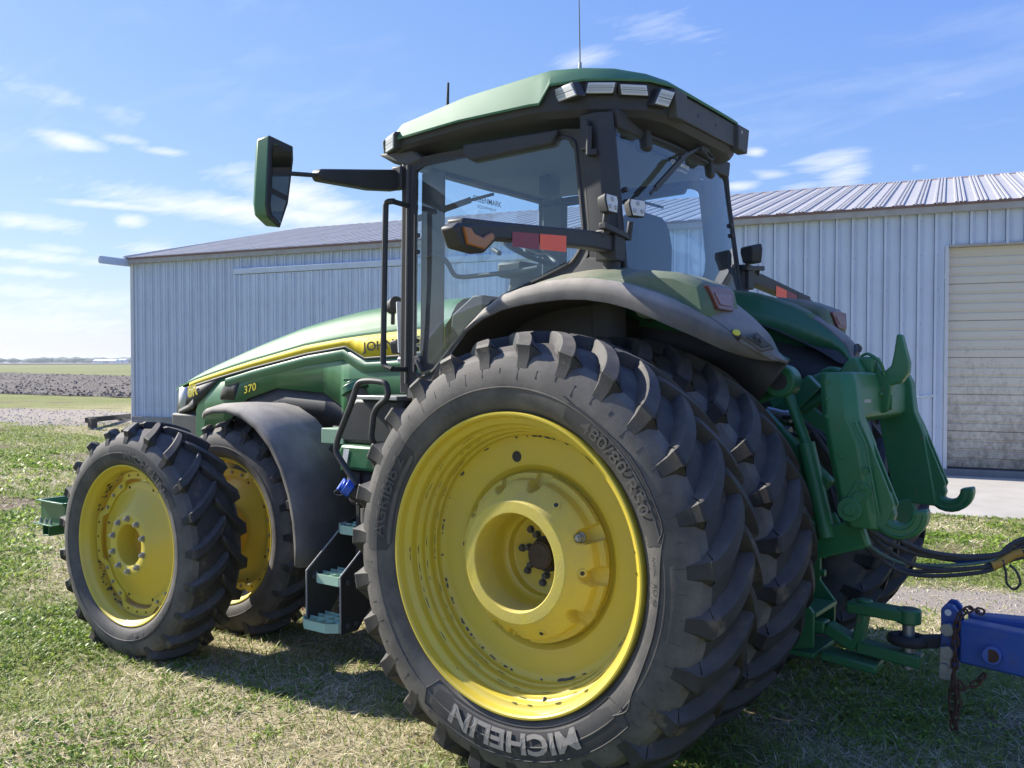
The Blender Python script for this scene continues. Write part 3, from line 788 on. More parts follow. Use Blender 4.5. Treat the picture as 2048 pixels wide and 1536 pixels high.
def arc_text(body, p, phi0, r_base, size, width_deg, bold=.02, lift=.0085, cuts=2, spacing=1.0, cx=0):
    vs, fs = text_geo(body, size, bold, cuts)
    xs = [v.x for v in vs]; w = max(xs)-min(xs)
    out = []
    for v in vs:
        ang = phi0 - R(width_deg)*(v.x/w)
        r = r_base+v.y
        out.append((r*math.sin(ang), side_y(p, r)+lift, r*math.cos(ang)))
    return out, fs
def arc_plate(p, a0, a1, r0, r1, lift, n=26, tip=.03, m=5):
    B = MB(); rows = []
    for i in range(n+1):
        t = i/n; a = R(lerp(a0, a1, t)); row = []
        e = min(t, 1-t)*n/2.2
        sh = max(0, 1-e)
        for k in range(m):
            r = lerp(r0+sh*tip*.8, r1-sh*tip*.2, k/(m-1)); row.append((r*math.sin(a), side_y(p, r)+lift, r*math.cos(a)))
        rows.append(row)
    B.grid(rows); return B
def tyre_data(p, ph):
    B = tyre(p, ph); me_ = B.data('tyre', MRUB, 24); me_.materials.append(MRUBT)
    lo, hi = B.split
    ring_faces = 3*180+B.ncar
    for i, pl_ in enumerate(me_.polygons):
        if i < B.ncar: pl_.material_index = 1 if lo <= i//180 < hi else 0
        elif i >= ring_faces: pl_.material_index = 1
    return me_
RT_ = tyre_data(REAR, R(9.3))
FT_ = tyre_data(FRONT, R(15.2))
# rear rim with deep barrel
rim_prof = [(.190,.668), (.236,.668), (.243,.664), (.243,.656), (.236,.648), (.222,.644), (.205,.640), (.196,.628), (.192,.616), (.184,.612), (.150,.610), (.144,.604), (.140,.594), (.132,.590), (.112,.590), (.106,.585), (.102,.577), (.094,.573), (.070,.573), (.064,.570), (.060,.562), (.050,.560), (.040,.560), (.032,.555), (.026,.545),
            (.022,.52), (.022,.45), (.016,.42), (.000,.40), (-.012,.388), (-.014,.30), (-.02,.22)]
b = MB(); b.lathe(rim_prof, n=128); RIMR = b.data('rim', MYEL, 22)
b = MB(); b.lathe([(-.19,.668), (-.236,.668), (-.243,.660), (-.236,.646), (-.19,.635), (-.16,.60), (-.05,.575), (.03,.572)], n=96); RIMB = b.data('rim_back', MYEL, 40)
# round hand hole in the disc (dark insert)
b = MB(); b.lathe([(0, .0), (.0, .026)], n=20); HOLE = b.data('disc_hole', MDRK)
def hub_weight():
    prof = [(.062,.214), (.100,.214), (.187,.217), (.191,.221), (.191,.240), (.190,.268), (.186,.275), (.170,.288), (.156,.302), (.142,.316), (.130,.328), (.118,.340), (.108,.350), (.098,.356), (.052,.360), (.046,.366), (.040,.384), (.016,.386), (.004,.382), (-.012,.36)]
    n = 240; rows = []
    sc = [R(a) for a in (-9.1, 22.5, 55.7, 97, 127, 157, -65.7, -95.3, -127.1, 171.9)]
    for (y, r) in prof:
        row = []
        for k in range(n):
            a = 2*math.pi*k/n; rr = r
            for c in sc:
                d = (a-c+math.pi) % (2*math.pi)-math.pi
                dd = abs(d)*.335
                if dd < .032 and r > .300 and y > .03:
                    rr = min(rr, .356-math.sqrt(.032**2-dd*dd)*1.45)
            row.append((rr*math.sin(a), y, rr*math.cos(a)))
        rows.append(row)
    B = MB(); B.grid(rows, closed=True)
    for a in (-35.3, 83.2, -158.6, -92):
        a = R(a); r = .318
        c = Vector((r*math.sin(a), .128, r*math.cos(a)))
        nrm = Vector((math.sin(a)*.6, .8, math.cos(a)*.6))
        B.cyl(c-nrm*.03, c+nrm*.014, .022, 14, .019)
    return B
HUBW = hub_weight().data('wheel_weight', MYELW, 16)
b = MB()
for a in (-35.3, 83.2, -158.6, -92):
    a = R(a); r = .318; c = Vector((r*math.sin(a), .128, r*math.cos(a))); nrm = Vector((math.sin(a)*.6, .8, math.cos(a)*.6))
    b.cyl(c+nrm*.0142, c+nrm*.0155, .010, 12)
HUBH = b.data('drilled_hole', MDRK)
b = MB(); b.lathe([(.062,.214), (.0,.212), (-.02,.205), (-.03,.19), (-.065,.185), (-.070,.175), (-.070,.07), (-.066,.0)], n=72); HUBI = b.data('hub_plate', MYEL, 40)
b = MB(); b.cyl((0,-.07,0), (0,-.012,0), .068, 28, .064); b.cyl((0,-.0119,0), (0,-.007,0), .058, 28, .054); AXE = b.data('axle_end', mat('worn_axle', (.055,.045,.040), .6, metal=.3, dust=(.13,.09,.06), dust_amt=.5, scale=20))
b = MB(); b.cyl((0,-.0069,0), (0,-.0065,0), .009, 12); AXH = b.data('centre_hole', MDRK)
b = MB(); b.cyl((0,0,0), (0,.004,0), .019, 18); b.cyl((0,.004,0), (0,.018,0), .0145, 6); BLT = b.data('bolt', MBOLT)
b = MB(); b.cyl((0,0,0), (0,.006,0), .021, 18); b.cyl((0,.006,0), (0,.022,0), .016, 6); b.cyl((0,.022,0), (0,.03,0), .009, 10); ZBLT = b.data('bolt', MSTEEL)
b = MB(); b.cyl((0,0,0), (0,.003,0), .0125, 16); b.cyl((0,.003,0), (0,.012,0), .0105, 6); SBLT = b.data('ring_bolt', MSTEEL)
b = MB()
rr = random.Random(8)
def chips(B, r, y, ny, nr, cnt, smax, arc=(0, 360), fac=None):
    for i in range(cnt):
        a = R(rr.uniform(*arc)); L = rr.uniform(.2, 1)**2*smax; h = rr.uniform(.003, .007)*(1+L*16)
        pts = []
        for k in range(7):
            t = 2*math.pi*k/7; da = math.cos(t)*L/r*rr.uniform(.7, 1.2); hh = math.sin(t)*h*rr.uniform(.6, 1.3)
            rr_ = r+hh*nr; yy = y+hh*ny
            pts.append((rr_*math.sin(a+da), yy+.0012, rr_*math.cos(a+da)))
        B.add(pts, [tuple(range(7))])
chips(b, .5505, .0295, .55, .75, 60, .020)
chips(b, .5505, .0295, .55, .75, 5, .05, (120, 200)); chips(b, .5505, .0295, .55, .75, 3, .04, (-15, 12))
for (y_, r_, c_) in ((.1435, .603, 30), (.105, .584, 26), (.063, .569, 44), (.192, .6145, 10)):
    for i in range(c_):
        a = R(rr.uniform(20, 330)); L = rr.uniform(.006, .03); w_ = rr.uniform(.002, .0045)
        pts = []
        for sx, sy in ((-1, -.5), (-.3, -1), (.7, -.8), (1, .3), (.2, 1), (-.8, .7)):
            an = a+sx*L/r_; pts.append(((r_-.0008)*math.sin(an), y_+sy*w_+.0005, (r_-.0008)*math.cos(an)))
        b.add(pts, [tuple(range(6))])
CHIP = b.data('paint_chip', MCHIP, 0)
b = MB(); b.tube([(0,0,0), (-.004,.012,.028), (-.012,.03,.05)], [.008,.006,.0045], 8); VAL = b.data('valve_stem', MBOLT)
# front rim
fr_prof = [(.14,.516), (.176,.516), (.182,.512), (.181,.505), (.174,.499), (.160,.495), (.148,.488), (.138,.478), (.120,.474), (.085,.470), (.060,.474), (.0,.470), (-.10,.478), (-.16,.495), (-.178,.508), (-.176,.516), (-.14,.516)]
b = MB(); b.lathe(fr_prof, n=112); RIMF = b.data('rim', MYEL, 40)
b = MB(); b.lathe([(.046,.398), (.056,.398), (.060,.388), (.060,.360), (.064,.345), (.085,.305), (.112,.255), (.140,.215), (.150,.200), (.153,.190), (.153,.140), (.148,.132), (.140,.129), (.02,.126)], n=96); DISCF = b.data('wheel_disc', MYEL, 35)
def wavy_ring():
    B = MB(); n = 192; rows = [[], [], [], []]
    for k in range(n):
        a = 2*math.pi*k/n
        q = math.cos(4*(a-R(0)))            # +1 at 0, 90, 180, 270 (slots), -1 at 45 ...
        s = max(0, min(1, .5+q*1.6)); s = s*s*(3-2*s)
        ri, ro = lerp(.378, .418, s), lerp(.428, .464, s); yy = lerp(.074, .086, s)
        for row, (r, y) in zip(rows, ((ri, yy-.014), (ri, yy), (ro, yy), (ro, yy-.014))): row.append((r*math.sin(a), y, r*math.cos(a)))
    B.grid(rows, closed=True); return B
RING = wavy_ring().data('rim_ring', MYEL, 35)
b = MB()
for (rads, y, angs) in ((.441, .0865, (-14, 0, 14)),):
    for base in (0, 90, 180, 270):
        for d in angs:
            a = R(base+d*.9); b.cyl((rads*math.sin(a), y, rads*math.cos(a)), (rads*math.sin(a), y+.0012, rads*math.cos(a)), .008, 8)
for a in (20, 75, 110, 160, 200, 255, 290, 340):
    r = .372; a = R(a); b.cyl((r*math.sin(a), .0602, r*math.cos(a)), (r*math.sin(a), .0615, r*math.cos(a)), .010, 8)
RHOLE = b.data('ring_hole', mat('hole_brown', (.07, .045, .02), .9))
b = MB()
for base in (45, 135, 225, 315):
    for i in range(22):
        a = R(base+rr.uniform(-24, 24)); r = rr.uniform(.464, .4695); L = rr.uniform(.006, .035)
        yb = rr.uniform(.064, .100)
        b.add([((r+dr)*math.sin(a+da), yb+dy, (r+dr)*math.cos(a+da)) for da, dy, dr in ((-L, -.007, .0), (0, .008, -.001), (L, .005, 0), (L*.5, -.010, .001))], [(0,1,2,3)])
FCHIP = b.data('worn_patch', MCHIP, 0)
def letter_mesh(name, parts, m):
    B = MB()
    for vs, fs in parts: B.add(vs, fs)
    return B.data(name, m, 0)
def plate_data(name, plates, m):
    B = MB()
    for q in plates: B.add(q.v, q.f)
    return B.data(name, m, 30)
RPLATES = [plate_data('sidewall_panel', [q], MRUBC) for q in (arc_plate(REAR, -24, -77, .685, .790, .0016), arc_plate(REAR, 92, 50, .690, .835, .0016), arc_plate(REAR, -134, -211, .700, .828, .0016))]
RL1 = letter_mesh('sidewall_lettering', [arc_text('480/80 R50', REAR, R(-49.5), .712, .078, 36, .006)], MLETD)
RL2 = letter_mesh('sidewall_lettering', [arc_text('MICHELIN', REAR, R(-176), .722, .118, 53, .035)], MLET)
RL3 = letter_mesh('sidewall_lettering', [arc_text('AGRIBIB 2', REAR, R(71), .728, .085, 32, .01)], MLETD)
RL4 = letter_mesh('sidewall_lettering', [arc_text('RCI 48', REAR, R(-91), .703, .024, 7, .01), arc_text('RADIAL', REAR, R(-82), .705, .018, 6, .01)], MLETD)
def outline(p, a0, a1, r0, r1):
    pts = []
    n = 30
    for i in range(n+1):
        a = R(lerp(a0+2, a1-2, i/n)); pts.append((r1, a))
    pts.append(((r0+r1)/2, R(a1-4)))
    for i in range(n+1):
        a = R(lerp(a1-2, a0+2, i/n)); pts.append((r0, a))
    pts.append(((r0+r1)/2, R(a0+4)))
    return [(r*math.sin(a), side_y(p, r)+.003, r*math.cos(a)) for r, a in pts]
b = MB(); b.tube(outline(REAR, -134, -211, .696, .834), .0035, 5, True)
ol = [(r*math.sin(R(a)), side_y(REAR, r)+.003, r*math.cos(R(a))) for a, r in [(-74, .80), (-78, .775), (-84, .755), (-92, .748), (-104, .746), (-116, .75), (-124, .765), (-129, .79), (-134, .765)]]
b.tube(smooth_path(ol, 4), .0035, 5)
ol = [(r*math.sin(R(a)), side_y(REAR, r)+.003, r*math.cos(R(a))) for a, r in [(-22, .80), (-27, .785), (-50, .80), (-70, .80), (-76, .765)]]
b.tube(smooth_path(ol, 4), .003, 5)
for i in range(54):      # mould seams across the sidewall
    a = R(i*360/54+3); ln = .02+.03*((i*7) % 3)/2
    b.tube([(r*math.sin(a), side_y(REAR, r)+.001, r*math.cos(a)) for r in (.86-ln, .86)], .0016, 4)
ROUT = b.data('sidewall_rib', MRUBC, 40)
FPLATES = [plate_data('sidewall_panel', [q], MRUBC) for q in (arc_plate(FRONT, 12, -62, .545, .640, .0014), arc_plate(FRONT, -118, -172, .548, .610, .0014))]
FL1 = letter_mesh('sidewall_lettering', [arc_text('MICHELIN', FRONT, R(-27), .562, .075, 46, .03)], MLETD)
FL2 = letter_mesh('sidewall_lettering', [arc_text('AGRIBIB 2', FRONT, R(-146), .556, .055, 36, .012)], MLETD)

def rear_wheel(y, side, outer):
    w = empty('rear_wheel', TR, (0, y*side, ZR), (0,0,0), (1, side, 1))
    link('tyre', RT_, w)
    if outer:
        link('rim', RIMR, w); link('rim_back', RIMB, w); link('wheel_weight', HUBW, w); link('hub_plate', HUBI, w); link('axle_end', AXE, w); link('centre_hole', AXH, w)
        tag(link('drilled_hole', HUBH, w), kind='stuff'); tag(link('paint_chip', CHIP, w), kind='stuff')
        a = R(13.6); link('disc_hole', HOLE, w, (.464*math.sin(a), .0235, .464*math.cos(a)))
        for a in (12, 40, 85, 131, 173, 217, 262, 306):
            a = R(a); link('bolt', BLT, w, (.136*math.sin(a), -.070, .136*math.cos(a)))
        for a in (30, 78, 126, 183, 236, 290):
            a = R(a); link('bolt', BLT, w, (.098*math.sin(a), -.070, .098*math.cos(a)), (0,0,0), (.95, 1.6, .95))
        a = R(-65.7); link('bolt', ZBLT, w, (.328*math.sin(a), .105, .328*math.cos(a)), (0,0,0), (1.1,1.4,1.1))
        a = R(-166); link('valve_stem', VAL, w, (.594*math.sin(a), .14, .594*math.cos(a)), (0, math.pi+a*0, 0))
        [link('sidewall_panel', q, w) for q in RPLATES]
        for d in (RL1, RL2, RL3, RL4): link('sidewall_lettering', d, w)
        tag(link('sidewall_rib', ROUT, w), kind='stuff')
    else:
        link('rim_back', RIMB, w, (0,0,0), (0,0,0), (1,-1,1)); link('rim', RIMR, w, (0,0,0), (0,0,0), (1,-1,1))
    return w
for s in (1, -1):
    rear_wheel(1.487, s, True); rear_wheel(.80, s, False)
STEER = R(2.1)
def front_wheel(y, side, outer):
    w = empty('front_wheel', TR, (3.05, y*side, ZF), (0,0,STEER), (1, side, 1))
    link('tyre', FT_, w)
    link('rim', RIMF, w)
    if outer:
        link('rim_ring', RING, w); link('wheel_disc', DISCF, w); tag(link('ring_hole', RHOLE, w), kind='stuff'); tag(link('worn_patch', FCHIP, w), kind='stuff')
        for k in range(10):
            a = R(36*k+2); link('bolt', ZBLT, w, (.168*math.sin(a), .153, .168*math.cos(a)))
        for base in (45, 135, 225, 315):
            for d in (-15, 0, 15):
                a = R(base+d); link('ring_bolt', SBLT, w, (.403*math.sin(a), .0745, .403*math.cos(a)))
        b_ = MB(); b_.lathe([(.02,.126), (.015,.0)], n=32)
        link('hub_core', b_.data('hub_core', MYELR), w)
        [link('sidewall_panel', q, w) for q in FPLATES]
        for d in (FL1, FL2): link('sidewall_lettering', d, w)
        a = R(-143); link('valve_stem', VAL, w, (.468*math.sin(a), .11, .468*math.cos(a)), (0, math.pi, 0), (.9,.9,.9))
    else:
        link('rim_ring', RING, w, (0, .02, 0), (0, R(45), 0)); link('wheel_disc', DISCF, w, (0, .015, 0), (0,0,0), (1, .45, 1)); tag(link('ring_hole', RHOLE, w, (0, .02, 0), (0, R(45), 0)), kind='stuff')
        for base in (0, 90, 180, 270):
            for d in (-15, 0, 15):
                a = R(base+d); link('ring_bolt', SBLT, w, (.403*math.sin(a), .0945, .403*math.cos(a)))
    return w
for s in (1, -1):
    b = MB(); b.lathe([(-.38, .165), (.34, .165)], (3.05, s*1.16, ZF), 40); b.build('dual_spacer', MYELR, TR)
    front_wheel(1.525, s, True); front_wheel(.795, s, False)

# ---------------------------------------------------------------- chassis
b = MB(); b.box(-.45, .55, -.28, .28, .62, 1.45); b.box(.55, 1.7, -.26, .26, .70, 1.35); b.build('rear_housing', MGREEN, TR, .03)
b = MB(); b.cyl((0,-1.42,ZR), (0,1.42,ZR), .085, 24); b.cyl((0,-.62,ZR), (0,.62,ZR), .20, 24, .20); b.build('rear_axle', MDRK, TR, .005)
b = MB(); b.box(1.7, 4.35, -.24, .24, .78, 1.22); b.box(2.2, 4.25, -.36, .36, 1.20, 1.62); b.build('engine_block', MDRK, TR, .02)
b = MB(); b.box(2.9, 3.2, -.62, .62, ZF-.09, ZF+.09); b.cyl((3.05,-.74,ZF), (3.05,.74,ZF), .15, 20); b.box(2.55, 3.5, -.3, .3, .55, .85); b.build('front_axle', MDRK, TR, .02)
b = MB(); b.box(4.2, 4.75, -.26, .26, .55, 1.15); b.box(4.0, 4.4, -.34, .34, .62, 1.05); b.build('front_support', MDRK, TR, .02)
# hoses and fittings seen under the hood
b = MB()
for z, y0 in ((1.47, .40), (1.43, .43), (1.52, .38)): b.tube(smooth_path([(2.5, y0, z), (2.2, y0+.02, z-.02), (1.95, y0, z+.03), (1.75, y0-.05, z)], 5), .018, 8)
b.build('engine_hose', MHOSE, TR)
b = MB(); b.cyl((2.16, .50, 1.475), (2.25, .50, 1.475), .022, 14); b.build('red_coupling', MREDL, TR, .002)
b = MB(); b.cyl((2.12, .50, 1.475), (2.16, .50, 1.475), .020, 14); b.build('pipe_end', MWHITE, TR, .002)
b = MB(); b.cyl((2.02, .46, 1.36), (2.20, .46, 1.36), .055, 18); b.build('oil_filter', MGREEN, TR, .006)

# ---------------------------------------------------------------- hood
def hx(x): return float(np.interp(x, [1.45, 3.7, 4.15, 4.40, 4.52], [1, 1, .965, .90, .80]))
def ztop(x): return float(np.interp(x, [1.45, 1.7, 2.2, 2.48, 2.96, 3.47, 4.03, 4.31, 4.46, 4.53], [2.325, 2.325, 2.293, 2.262, 2.180, 2.055, 1.893, 1.800, 1.735, 1.690]))
def zcre(x): return float(np.interp(x, [1.45, 1.92, 2.54, 3.0, 3.5, 4.0, 4.3, 4.53], [2.19, 2.165, 2.11, 2.052, 1.945, 1.82, 1.745, 1.675]))
def zst(x): return float(np.interp(x, [1.45, 1.88, 2.33, 2.78, 3.38, 4.0, 4.23, 4.4, 4.53], [2.128, 2.105, 2.072, 2.022, 1.912, 1.785, 1.732, 1.69, 1.65]))
XS = [1.45, 1.6, 1.8, 2.0, 2.2, 2.4, 2.6, 2.8, 3.0, 3.2, 3.4, 3.6, 3.8, 4.0, 4.15, 4.30, 4.40, 4.46, 4.52]
b = MB(); rows = []
for x in XS:
    zt, zc_, zs, k = ztop(x), zcre(x), zst(x), hx(x)
    half = [(0, zt+.008), (.10*k, zt+.007), (.20*k, zt+.002), (.28*k, zt-.012), (.345*k, zt*.62+zc_*.38), (.392*k, zt*.18+zc_*.82), (.405*k, zc_-.004), (.415*k, zc_-.018), (.452*k, zs+.012), (.455*k, zs-.004)]
    rows.append([(x, -y, z) for y, z in half[:0:-1]]+[(x, y, z) for y, z in half])
b.grid(rows)
# nose
nose = [Vector(p) for p in rows[-1]]
ns2 = [(4.545, p.y*.92, lerp(p.z, 1.66, .45)) for p in nose]
b.grid([rows[-1], ns2])
b.build('hood', MHOOD, TR, 0, 28)
def sy(x): return .455*hx(x)
def side_patch(name, top, bot, m, lift=.0, s=1, x0=None, x1=None, n=24, parent=None, back=0.0):
    """vertical skin between two x-z curves; top and bot are [(x, z)] from rear to front"""
    B = MB(); rows = [[], []]
    tx = [p[0] for p in top]; bx = [p[0] for p in bot]
    a0, a1 = (max(min(tx), min(bx)), min(max(tx), max(bx))) if x0 is None else (x0, x1)
    xs = sorted(set([a0+(a1-a0)*i/n for i in range(n+1)]+[q for q in tx+bx if a0 <= q <= a1]))
    rows = [[(x, s*(sy(x)+lift+.012*(interp(x, tx, [p[1] for p in top])-z > 0)), z) for z in (interp(x, tx, [p[1] for p in top]), interp(x, bx, [p[1] for p in bot]))] for x in xs]
    rows = [[(r[0][0], s*(sy(r[0][0])+lift), r[0][2]), (r[1][0], s*(sy(r[1][0])+lift), r[1][2])] for r in rows]
    B.grid(rows); return B.build(name, m, parent or TR, 0, 30, solid=.012*(1 if True else -1) if back == 0 else back)
ST_TOP = [(1.45, zst(1.45)-.006)]+[(x, zst(x)-.006) for x in XS[1:]]
ST_BOT = [(1.45, 1.978), (1.50, 1.980), (1.85, 1.943), (2.18, 1.927), (2.37, 2.008), (2.78, 1.960), (3.38, 1.858), (3.82, 1.775), (4.22, 1.694), (4.25, 1.690)]
ST_CUT = [(x, interp(x, [p[0] for p in ST_BOT], [p[1] for p in ST_BOT])) for x in sorted(set([p[0] for p in ST_BOT]))]
for s in (1, -1):
    # painted side panel, lower edge follows the black under-cover
    side_patch('side_panel', ST_TOP, [(1.45, 1.40), (2.38, 1.52), (2.41, 1.588), (2.59, 1.676), (3.11, 1.700), (3.45, 1.615), (3.60, 1.52), (3.74, 1.33), (4.10, 1.33), (4.12, 1.52), (4.10, 1.56), (3.80, 1.758), (3.82, 1.776)][:9]+[(4.10, 1.34)], MGREEN, -.004, s, 1.45, 4.08)
    side_patch('hood_stripe', [(x, z+.001) for x, z in ST_TOP], ST_BOT, MSTR, .0015, s, 1.455, 4.235, back=.004)
    side_patch('stripe_edge', [(x, z+.002) for x, z in ST_BOT], [(x, z-.014) for x, z in ST_BOT], MGRY, .0025, s, 1.455, 4.235, back=.004)
    # raised character edge below the stripe
    B = MB(); pts = [(1.6, 1.905), (1.86, 1.885), (2.17, 1.872), (2.24, 1.89), (2.39, 1.965), (2.79, 1.918), (3.38, 1.815), (3.72, 1.745)]
    B.grid([[(x, s*(sy(x)+.0), z+.02), (x, s*(sy(x)+.010), z+.006), (x, s*(sy(x)+.010), z-.012), (x, s*(sy(x)), z-.05)] for x, z in pts]); B.build('panel_crease', MGREEN, TR, 0, 40)
    # black pieces
    side_patch('lower_cover', [(2.36, 1.60), (2.41, 1.600), (2.59, 1.688), (3.11, 1.712), (3.45, 1.627), (3.62, 1.52)], [(2.36, 1.43), (2.6, 1.44), (3.62, 1.46)], MBLK, -.018, s, 2.38, 3.60)
    side_patch('intake_panel', [(3.535, 1.79), (3.70, 1.76), (3.795, 1.64)], [(3.535, 1.775), (3.61, 1.600), (3.795, 1.600)], MBLK, .002, s, 3.54, 3.79)
    side_patch('nose_panel', [(3.80, 1.775), (3.84, 1.775), (4.22, 1.70), (4.34, 1.68)], [(3.80, 1.770), (4.05, 1.59), (4.12, 1.545), (4.34, 1.475)], MBLK, .0015, s, 3.82, 4.33)
    side_patch('headlight_trim', [(4.16, 1.60), (4.25, 1.545), (4.43, 1.49)], [(4.16, 1.52), (4.25, 1.495), (4.43, 1.455)], MGRY, .004, s, 4.16, 4.43)
    B = MB(); B.add([(4.26, s*(sy(4.26)+.003), 1.69), (4.40, s*(sy(4.40)+.006), 1.685), (4.475, s*(sy(4.475)-.02), 1.68), (4.50, s*(sy(4.5)-.03), 1.50), (4.43, s*(sy(4.43)+.006), 1.485), (4.30, s*(sy(4.30)+.003), 1.535)], [(0,1,4,5), (1,2,3,4)])
    B.build('headlight', MLENS, TR, 0, 40, solid=.02)
b = MB(); b.prism([(-.36, 1.70), (.36, 1.70), (.38, 1.46), (.30, 1.0), (-.30, 1.0), (-.38, 1.46)], 'x', 4.2, 4.50); b.build('front_grille', MBLK, TR, .02)
b = MB(); b.prism([(4.12, 1.47), (4.50, 1.47), (4.46, 1.20), (4.30, 1.05), (4.12, 1.05)], 'y', -.425, .425); b.build('nose_lower', MGRY, TR, .02)
for s in (1, -1):
    b = MB(); b.prism([(3.74, 1.77), (3.80, 1.775), (4.10, 1.58), (4.13, 1.50), (4.13, 1.20), (3.74, 1.20)], 'y', s*.385, s*.440); b.build('front_side_panel', MGREEN, TR, .008)
def wall_text(name, body, x, y, z, size, m, bold=.0, parent=None, wide=None, tilt=0.0, shear=0.0):
    vs, fs = text_geo(body, size, bold)
    w = max(v.x for v in vs)-min(v.x for v in vs)
    kx = (wide/w) if wide else 1
    B = MB(); out = []
    for v in vs:
        u = v.x*kx+v.y*shear; h = v.y; u2 = u*math.cos(tilt)-h*math.sin(tilt); h2 = u*math.sin(tilt)+h*math.cos(tilt)
        out.append((x-u2, y, z+h2))
    B.add(out, fs); return B.build(name, m, parent or TR, 0, 0)
wall_text('lettering', 'JOHN DEERE', 1.86, .4605, 1.992, .088, MTXT, .018, wide=.66, tilt=R(4.0))
wall_text('lettering', '8R', 4.160, .4605*.975, 1.620, .125, MTXTY, .03, wide=.135, tilt=R(14), shear=.15)
wall_text('lettering', '370', 3.408, .4625, 1.668, .080, MTXTY, .008, wide=.145, tilt=R(13), shear=.2)
# dark screen between hood and cab
b = MB(); b.prism([(1.16, 1.90), (1.455, 1.90), (1.41, 2.20), (1.24, 2.315), (1.16, 2.315)], 'y', -.44, .44); b.build('cowl_screen', MGRY, TR, .01)

# ---------------------------------------------------------------- front fenders
def front_fender(s):
    B = MB(); rows = []
    ang = [14, 8, 0, -10, -20, -32, -44, -56, -68, -80, -90, -98]
    rad = [.862, .872, .885, .905, .925, .935, .935, .93, .925, .925, .93, .945]
    for a, r in zip(ang, rad):
        a_ = R(a); yi = .53 if a < 6 else lerp(.53, .72, (a-6)/8); yo = 1.06 if a < 6 else lerp(1.06, 1.0, (a-6)/8)
        row = []
        for y, dr in ((yi, -.02), (yi+.03, .0), (lerp(yi, yo, .5), .012), (yo-.10, .006), (yo-.03, -.012), (yo-.005, -.030), (yo, -.062)):
            row.append((3.05+(r+dr)*math.sin(a_), s*y, ZF+(r+dr)*math.cos(a_)))
        rows.append(row)
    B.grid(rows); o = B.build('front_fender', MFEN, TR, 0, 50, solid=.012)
    b = MB(); b.bar((2.2, s*.42, 1.15), (2.35, s*.62, 1.30), .06, .06); b.build('fender_bracket', MDRK, TR, .005)
for s in (1, -1): front_fender(s)

# ---------------------------------------------------------------- rear fenders
def rf_up(a): return float(np.interp(a, [-42.7, -40, -36, -30, -25, -14, -5, 10, 22, 30, 40, 50], [1.237, 1.212, 1.235, 1.250, 1.255, 1.262, 1.28, 1.305, 1.325, 1.315, 1.27, 1.22]))
def rf_lo(a): return float(np.interp(a, [-42.7, -40.5, -38.5, -35.5, -30, -23, -12, -6, 12, 23, 32, 41, 50], [1.235, 1.19, 1.174, 1.172, 1.163, 1.160, 1.178, 1.188, 1.215, 1.255, 1.27, 1.25, 1.20]))
def rf_yo(a): return float(np.interp(a, [-42.7, -40.5, -38.5, -35.5, -30, -25, -20, 10], [.625, .70, .85, 1.04, 1.10, 1.145, 1.16, 1.165]))
def rf_bump(a): return float(np.interp(a, [-42.7, -36, -28, -20, 0, 20, 50], [.0, .045, .065, .095, .105, .075, .03]))
RFK = ([0, .06, .35, .62, .72, .80, .885, .965, 1], [.72, 1, .96, .72, .5, .3, .13, .0, -.02])
def rf_surf(a, y, s, out=0.0):
    r = rf_up(a)+rf_bump(a)*float(np.interp((y-.60)/(rf_yo(a)-.60), *RFK))+out
    return (r*math.sin(R(a)), s*y, ZR+r*math.cos(R(a)))
